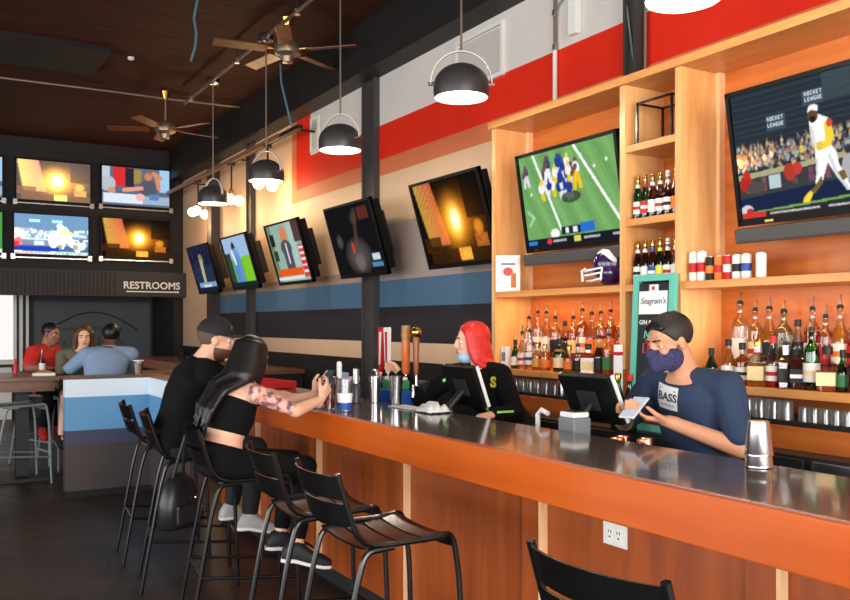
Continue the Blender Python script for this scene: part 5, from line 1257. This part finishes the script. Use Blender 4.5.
def stripe(name, pts, w, mat, par, away):
    """ribbon laid on the garment: points are cast onto it from outside"""
    mb = MB(); rings = []
    pts = [V(p) for p in pts]
    for i, p in enumerate(pts):
        t_ = nrm(pts[min(i+1, len(pts)-1)]-pts[max(i-1, 0)]); d = nrm(V(away)); sd = nrm(t_.cross(d))
        row = []
        for sg in (-1, 0, 1):
            ok, hit, nn, _ = par.ray_cast(p+sd*w*sg+d*.25, -d, distance=.5)
            row.append((hit if ok else p)+d*.003)
        rings.append(row)
    return mb.quadstrip(rings, False).build(name, mat, par)
e1, s1 = V(h.el[1]), V(h.sh[1]); e0, s0, w0 = V(h.el[0]), V(h.sh[0]), V(h.wr[0])
aw = (-.66, -.75, .1)
stripe('green_stripe', [e1.lerp(V(h.wr[1]), q)+V((.0, -.0, .01)) for q in (0, .2, .4, .6, .8)], .006, GS, hood, aw)
stripe('green_stripe', [s0.lerp(e0, q) for q in (-.15, .0, .15, .3)], .009, GS, hood, aw)
stripe('green_stripe', [h.pelvis.lerp(h.chest, q)+h.rs*.10 for q in (.55, .7, .85, 1.0)], .008, GS, hood, aw)
fw = nrm(V((-.75, -.66, 0))); rr = nrm(V((0, 0, 1)).cross(fw))
tx = text_mesh('chest_lettering', 'S', .085, pbr('yellow_print', rgb(226,206,60), .7), M4.Identity(4), hood, .0005, .004)
for v in tx.data.vertices:
    st = h.chest+h.rs*-.05+V((0, 0, .08))+rr*v.co.x+V((0, 0, 1))*v.co.y
    ok, hit, nn, _ = hood.ray_cast(st+fw*.3, -fw, distance=.5); v.co = (hit if ok else st)+fw*(.003+v.co.z)
h.trousers(BLK); h.shoes(M['dark'], M['black'])
mb = MB(); mb.ell(h.H(0, -.02, .04), [q*h.k for q in (.086, .105, .094)], h.hm, 28, 18)
mb.cut(h.H(0, .05, .05), h.hm @ V((0, 1, -.42)))
rnd = random.Random(9); bkw = -nrm(h.sp2.cross(h.rs))
for q in (1, -1):
    for k in range(9):
        a = .02+.19*k; sx, sy = math.cos(a*.95), math.sin(a*.95); jj = lambda w: rnd.uniform(-w, w)
        p0 = h.H(.072*q*sx, .035-.12*sy, .07); p1 = h.H(.09*q*sx, .02-.125*sy, -.05+jj(.012)); p2 = h.H(.094*q*sx, .0-.115*sy, -.125+jj(.015))
        sd = -q
        p3 = h.neck+h.rs*(sd*-.115*sx*-1 if False else q*.115*sx)+bkw*(-.015+.105*sy+jj(.012))-h.sp2*(.055+jj(.015))
        p4 = h.chest.lerp(h.neck, .45)+h.rs*(q*.125*sx+jj(.012))+bkw*(.02+.105*sy)+h.sp2*jj(.03)
        mb.cap(p0, p1, .020, .022, 9, 3); mb.cap(p1, p2, .022, .021, 9, 3); mb.cap(p2, p3, .021, .018, 9, 3)
        if k > 2: mb.cap(p3, p4, .018, .008, 9, 3)
mb.remesh('long_hair', HR, o, .007, 3)
mb = MB().ell(h.H(0, .036, -.088), [q*h.k for q in (.06, .055, .042)], h.hm, 22, 14); mb.cut(h.H(0, -.0, 0), h.hm @ V((0, -1, 0)))
mk = mb.build('face_mask', pbr('mask_blue', rgb(170,206,230), .8), o, True, 60)
MB().tube([h.H(.05, .03, -.08), h.H(.07, .0, -.04), h.H(.08, -.02, .01)], .002, 6).build('ear_loop', M['white'], mk)

# man in black cap on the stool ----------------------------------------------
h = Human(pelvis=(1.36, 5.24, .875), chest=(1.42, 5.20, 1.13), neck=(1.50, 5.17, 1.345), head=(1.575, 5.135, 1.455), face=(.93, -.30, -.10), rp=(0, -1, 0), rs=(-.05, -1, 0), w=1.1, k=1.03,
    sh=((1.49, 4.97, 1.27), (1.50, 5.38, 1.27)), el=((1.73, 4.92, 1.12), (1.74, 5.42, 1.12)), wr=((1.97, 5.02, 1.115), (1.98, 5.32, 1.115)),
    hands=(((.9, .4, 0), (0, 0, -1), (.2,)), ((.9, -.4, 0), (0, 0, -1), (.2,))),
    kn=((1.80, 5.08, .80), (1.80, 5.36, .80)), an=((1.74, 5.02, .40), (1.74, 5.36, .40)), toe=((1, -.25, -.1), (1, .1, -.1)))
o = h.body(SK, 'man in black cap and black tee sitting at the bar, seen from behind', .008)
h.face_parts(LIP, HBR)
mb = MB(); h.torso(mb, .018, 0, 6); h.yoke(mb, .016)
for i in (0, 1): h.arm(mb, i, .022, .8)
mb.cut(h.pelvis-h.sp1*.08, -h.sp1); mb.remesh('tee_shirt', BLK, o, .009, 4)
h.trousers(pbr('black_jeans', rgb(24,24,28), .8)); h.shoes(pbr('shoe_pale', rgb(170,168,168), .7), M['white'])
hair_cap(h, 'hair', pbr('hair_clipped', rgb(92,70,58), .8), .003, .03, -.055)
mb = MB().ell(h.H(0, -.012, .045), [q*h.k for q in (.088, .109, .098)], h.hm, 28, 18); mb.cut(h.H(0, 0, .035), h.hm @ V((0, -.12, -1)))
cap_ = mb.build('cap', pbr('black_cap', rgb(30,30,32), .8), o, True, 50)
mb = MB(); rings = []
for j in range(11):
    a = -1.15+2.3*j/10; c0 = h.H(.082*math.sin(a), -.012+.103*math.cos(a), .044); c1 = h.H(.088*math.sin(a), .03+.155*math.cos(a)*(.55+.45*math.cos(a)), .036+.012*math.cos(a)-.01)
    up = h.hm @ V((0, 0, .004)); rings.append([c0+up, c1+up, c1-up, c0-up])
mb.quadstrip(rings).build('cap_brim', pbr('black_brim', rgb(26,26,28), .8), cap_, True, 40); MB().ell(h.H(0, -.012, .143), (.008, .008, .005)).build('cap_button', M['dark'], cap_, True)
MB().ell(h.H(.045, .076, .085), (.012, .004, .012), h.hm).build('cap_emblem', M['ltgrey'], cap_, True)
mb = MB().ell(h.H(0, .024, -.052), [q*h.k for q in (.0655, .073, .072)], h.hm, 24, 14); mb.cut(h.H(0, .0, -.038), h.hm @ V((0, .1, 1))); mb.cut(h.H(0, -.012, 0), h.hm @ V((0, -1, 0))); mb.build('beard', HBR, o, True, 60)

# woman with long black hair ---------------------------------------------------
h = Human(pelvis=(1.36, 4.40, .865), chest=(1.425, 4.41, 1.075), neck=(1.50, 4.42, 1.26), head=(1.55, 4.435, 1.365), face=(.84, .5, -.24), rp=(0, -1, 0), rs=(-.08, -1, -.03), w=.94, k=.97, aw=.95,
    sh=((1.515, 4.245, 1.195), (1.50, 4.575, 1.205)), el=((1.71, 4.215, 1.105), (1.78, 4.60, 1.115)), wr=((1.90, 4.335, 1.145), (1.93, 4.48, 1.16)),
    hands=(((.62, .22, .75), (-.45, .85, .2), (.45, .55, .65, .75)), ((.6, -.2, .75), (-.4, -.85, .2), (.35, .45, .55, .6))),
    kn=((1.79, 4.28, .80), (1.80, 4.50, .80)), an=((1.70, 4.18, .41), (1.72, 4.46, .41)), toe=((.9, -.35, -.15), (1, -.15, -.15)))
o = h.body(SK, 'woman with very long black hair and tattooed arm holding a phone at bar', .0065, True)
mt = None
m_, nt, out = new_mat('tattooed_skin'); b = nt.nodes.new('ShaderNodeBsdfPrincipled'); b.inputs['Roughness'].default_value = .5
tc = nt.nodes.new('ShaderNodeTexCoord'); n1 = nt.nodes.new('ShaderNodeTexNoise'); n1.inputs['Scale'].default_value = 26; n1.inputs['Detail'].default_value = 3; nt.links.new(tc.outputs['Object'], n1.inputs[0])
r = nt.nodes.new('ShaderNodeValToRGB'); e = r.color_ramp.elements; e[0].position = .38; e[0].color = rgb(84,84,104); e[1].position = .56; e[1].color = rgb(230,180,156); q = e.new(.47); q.color = rgb(196,120,120)
nt.links.new(n1.outputs['Fac'], r.inputs[0]); nt.links.new(r.outputs[0], b.inputs['Base Color']); nt.links.new(b.outputs[0], out.inputs[0]); o.data.materials.append(m_)
a_, b_ = V(h.sh[0]), V(h.el[0])
for p in o.data.polygons:
    c = p.center; t_ = (c-a_).dot(b_-a_)/(b_-a_).length_squared
    if -.25 < t_ < .92 and (c-a_.lerp(b_, t_)).length < .068 and c.y < 4.26: p.material_index = 1
h.face_parts(LIP, HB)
mb = MB(); h.torso(mb, .010, 2, 5, True); mb.cut(h.pelvis.lerp(h.chest, .62), -h.sp1); mb.cut(h.chest.lerp(h.neck, .45), h.sp2)
mb.remesh('crop_top', BLK, o, .007, 2)
for q in (1, -1): MB().tube([h.chest+h.rs*.08*q+nrm(h.sp2.cross(h.rs))*-.10+h.sp2*.08, V(h.sh[0 if q > 0 else 1]).lerp(h.neck, .45)+V((0, 0, .055)), h.chest+h.rs*.08*q+nrm(h.sp2.cross(h.rs))*.10+h.sp2*.1], .008, 6).build('top_strap', M['dark'], o)
h.trousers(BLK, .008, 'leggings', 1.85); h.shoes(pbr('shoe_black', rgb(30,30,32), .6), M['white'])
mb = MB().ell(h.H(0, -.018, .04), [q*h.k for q in (.085, .106, .094)], h.hm, 28, 18); mb.cut(h.H(0, .06, .05), h.hm @ V((0, 1, -.3)))
bk = -nrm(h.sp2.cross(h.rs))
rnd = random.Random(4)
for k in range(34):
    a = -1.85+3.7*k/33; sx, sy = math.sin(a), math.cos(a); jj = lambda q: rnd.uniform(-q, q)
    p0 = h.H(.07*sx, -.02-.085*sy, .075); p1 = h.H(.086*sx, -.02-.104*sy, -.02); p15 = h.H(.092*sx, -.04-.105*sy, -.10)
    b = max(-1.25, min(1.25, a*.8)); bx, by = math.sin(b), math.cos(b)
    p2 = h.neck+h.rs*(.135*bx+jj(.012))+bk*(.06+.07*by+jj(.015))-h.sp2*(.075+jj(.02))
    p3 = h.chest+h.rs*(.135*bx+jj(.015))+bk*(.125+.03*by+jj(.012))-h.sp1*.0
    p4 = h.pelvis.lerp(h.chest, .66+jj(.16))+h.rs*(.13*bx+jj(.03))+bk*(.125+.03*by+jj(.02))
    if abs(a) > 1.45:
        mb.cap(p0, p1, .018, .019, 9, 3); mb.cap(p1, h.H(.086*sx, -.03-.10*sy, -.10-.05*rnd.random()), .019, .005, 9, 3); continue
    mb.cap(p0, p1, .020, .022, 9, 3); mb.cap(p1, p15, .022, .022, 9, 3); mb.cap(p15, p2, .022, .022, 9, 3); mb.cap(p2, p3, .022, .018, 9, 3); mb.cap(p3, p4, .018, .006, 9, 3)
mb.remesh('long_hair', HB, o, .0065, 2)
ph = V((1.965, 4.40, 1.24)); t = thing('mobile_phone', 'dark phone held up by the long haired woman', 'phone', tuple(ph), .2)
m = M4.Rotation(.5, 4, 'Y'); MB().box(-.005, .005, -.036, .036, -.072, .072, m, .003).build('case', M['black_satin'], t); MB().box(-.0065, -.005, -.032, .032, -.066, .066, m).build('screen', emis('phone_screen', rgb(80,90,110), .5), t)

# three people at the far tables ---------------------------------------------------
h = Human(pelvis=(1.62, 8.98, .875), chest=(1.65, 9.06, 1.12), neck=(1.70, 9.16, 1.32), head=(1.735, 9.22, 1.435), face=(.15, .96, -.12), rp=(1, -.1, 0), rs=(1, -.1, 0), w=1.12, k=1,
    sh=((1.90, 9.10, 1.25), (1.48, 9.12, 1.25)), el=((1.97, 9.30, 1.10), (1.36, 9.28, 1.12)), wr=((1.86, 9.52, 1.10), (1.40, 9.50, 1.12)),
    hands=(((-.2, .9, 0), (0, 0, -1), (.3,)), ((.2, .9, .2), (0, 0, -1), (.3,))), kn=((1.78, 9.38, .82), (1.56, 9.38, .82)), an=((1.78, 9.34, .40), (1.56, 9.34, .40)), toe=((0, 1, 0), (0, 1, 0)))
o = h.body(SK3, 'person in pale blue denim shirt with back turned behind half wall', .01)
mb = MB(); h.torso(mb, .02, 0, 5); h.yoke(mb, .02)
for i in (0, 1): h.arm(mb, i, .02, 1.8)
DEN = pbr('pale_denim', rgb(126,148,176), .85, noise=.08, nscale=12)
sh_ = mb.remesh('denim_shirt', DEN, o, .01, 3)
MB().lathe([(.066, 0), (.07, .035), (.06, .04)], tuple(h.neck-V((0, 0, .01))), 18).build('collar', DEN, sh_, True)
h.trousers(JEAN, .011); h.shoes(M['dark'], M['black']); hair_cap(h, 'hair', HB, .012, .06, -.03, .008)
h.face_parts(LIP, HB)
h = Human(pelvis=(1.52, 10.02, .875), chest=(1.54, 9.98, 1.12), neck=(1.565, 9.95, 1.30), head=(1.585, 9.91, 1.42), face=(-.1, -.97, -.16), rp=(-1, .05, 0), rs=(-1, .1, 0), w=.98, k=1.0,
    sh=((1.38, 9.98, 1.22), (1.73, 9.96, 1.22)), el=((1.34, 9.82, 1.06), (1.80, 9.82, 1.08)), wr=((1.42, 9.66, 1.13), (1.78, 9.66, 1.09)),
    hands=(((.4, -.6, .5), (.5, .3, -.2), (.5,)), ((-.2, -.9, 0), (0, 0, -1), (.3,))), kn=((1.36, 9.62, .80), (1.58, 9.62, .80)), an=((1.32, 9.62, .40), (1.58, 9.64, .40)), toe=((0, -1, -.1), (0, -1, -.1)))
o = h.body(SK, 'woman in olive top with long brown hair facing camera at far table', .009, True)
h.face_parts(LIP, HBR)
mb = MB(); h.torso(mb, .018, 0, 5, True); h.yoke(mb, .016)
for i in (0, 1): h.arm(mb, i, .018, 1.3)
mb.remesh('olive_top', pbr('olive_cotton', rgb(106,104,84), .85), o, .01, 3)
h.trousers(JEAN, .011, 'shorts', .55); h.shoes(M['dark'], M['black'])
mb = MB().ell(h.H(0, -.02, .04), [q*h.k for q in (.088, .106, .096)], h.hm, 26, 16); mb.cut(h.H(0, .052, .05), h.hm @ V((0, 1, -.3)))
for q in (1, -1):
    for k in range(4): mb.cap(h.H(.084*q, .01-.035*k, .04), h.H(.085*q, .0-.03*k, -.1), .024, .03); mb.cap(h.H(.085*q, .0-.03*k, -.1), h.H(.105*q, .03-.03*k, -.24), .03, .018)
mb.remesh('long_hair', HBR, o, .009, 2)
h = Human(pelvis=(1.30, 10.62, .875), chest=(1.27, 10.56, 1.12), neck=(1.29, 10.50, 1.33), head=(1.33, 10.47, 1.45), face=(.70, -.68, -.22), rp=(-.6, -.8, 0), rs=(-.6, -.8, 0), w=1.08, k=1.02,
    sh=((1.13, 10.36, 1.25), (1.40, 10.68, 1.25)), el=((1.06, 10.16, 1.09), (1.46, 10.46, 1.09)), wr=((1.26, 10.06, 1.09), (1.40, 10.22, 1.09)),
    hands=(((.9, -.2, 0), (0, 0, -1), (.3,)), ((-.1, -.9, .1), (0, 0, -1), (.3,))), kn=((1.30, 10.24, .82), (1.44, 10.34, .82)), an=((1.22, 10.24, .42), (1.38, 10.32, .42)), toe=((.1, -1, -.1), (.2, -1, -.1)))
o = h.body(skin('skin_brown', rgb(150,100,76)), 'person in bright red top leaning on the far high table', .01)
h.face_parts(LIP, HB); mb = MB(); h.torso(mb, .02, 0, 5); h.yoke(mb, .02)
for i in (0, 1): h.arm(mb, i, .02, .8)
mb.remesh('red_top', pbr('red_cotton', rgb(206,44,34), .85), o, .01, 3); h.trousers(BLK, .011); h.shoes(pbr('red_shoe', rgb(176,34,34), .6), M['red']); hair_cap(h, 'hair', HB, .006, .05, -.02, .008)
# ---------------------------------------------------------------- daylight, camera, exposure
def window_light(name, loc, rot, sx, sy, e, col):
    l = bpy.data.lights.new(name, 'AREA'); l.shape = 'RECTANGLE'; l.size = sx; l.size_y = sy; l.energy = e; l.color = col
    o = bpy.data.objects.new(name, l); C.objects.link(o); o.location = loc; o.rotation_euler = rot; return o
window_light('front_window_daylight', (.9, -2.95, 1.8), (PI/2, 0, 0), 5.0, 3.0, 420, (1, .97, .93))
window_light('front_window_daylight', (-3.7, -2.95, 1.8), (PI/2, 0, 0), 3.0, 3.0, 120, (1, .97, .93))
window_light('side_window_daylight', (-5.85, -.4, 1.7), (0, -PI/2, 0), 3.0, 3.2, 200, (.96, .98, 1))
window_light('side_window_daylight', (-5.85, 3.8, 1.7), (0, -PI/2, 0), 3.0, 3.2, 170, (.96, .98, 1))
window_light('side_window_daylight', (-5.85, 8.0, 1.7), (0, -PI/2, 0), 3.0, 3.2, 170, (.96, .98, 1))
# warm strip lamps under the shelves of the back bar
for y, L in ((4.35, 1.1), (2.1, 2.1)):
    window_light('shelf_strip_lamp', (3.60, y, 1.735), (0, 0, 0), .03, L, 4, (1, .52, .2))
w = bpy.data.worlds.new('world'); bpy.context.scene.world = w; w.use_nodes = True
bg = w.node_tree.nodes['Background']; bg.inputs[0].default_value = (.9, .95, 1, 1); bg.inputs[1].default_value = .6
cam = bpy.data.cameras.new('camera'); co = bpy.data.objects.new('camera', cam); C.objects.link(co)
co.location = (0, 0, 1.55); co.rotation_euler = (PI/2, 0, -math.radians(30.54))
cam.sensor_width = 36; cam.lens = 36*868/850; cam.shift_y = 25/850; cam.clip_start = .05
sc = bpy.context.scene; sc.camera = co
sc.view_settings.view_transform = 'Standard'; sc.view_settings.look = 'None'; sc.view_settings.gamma = 1; sc.view_settings.exposure = .3
sc.cycles.use_denoising = True; sc.cycles.max_bounces = 8; sc.cycles.transparent_max_bounces = 24; sc.cycles.sample_clamp_indirect = 6
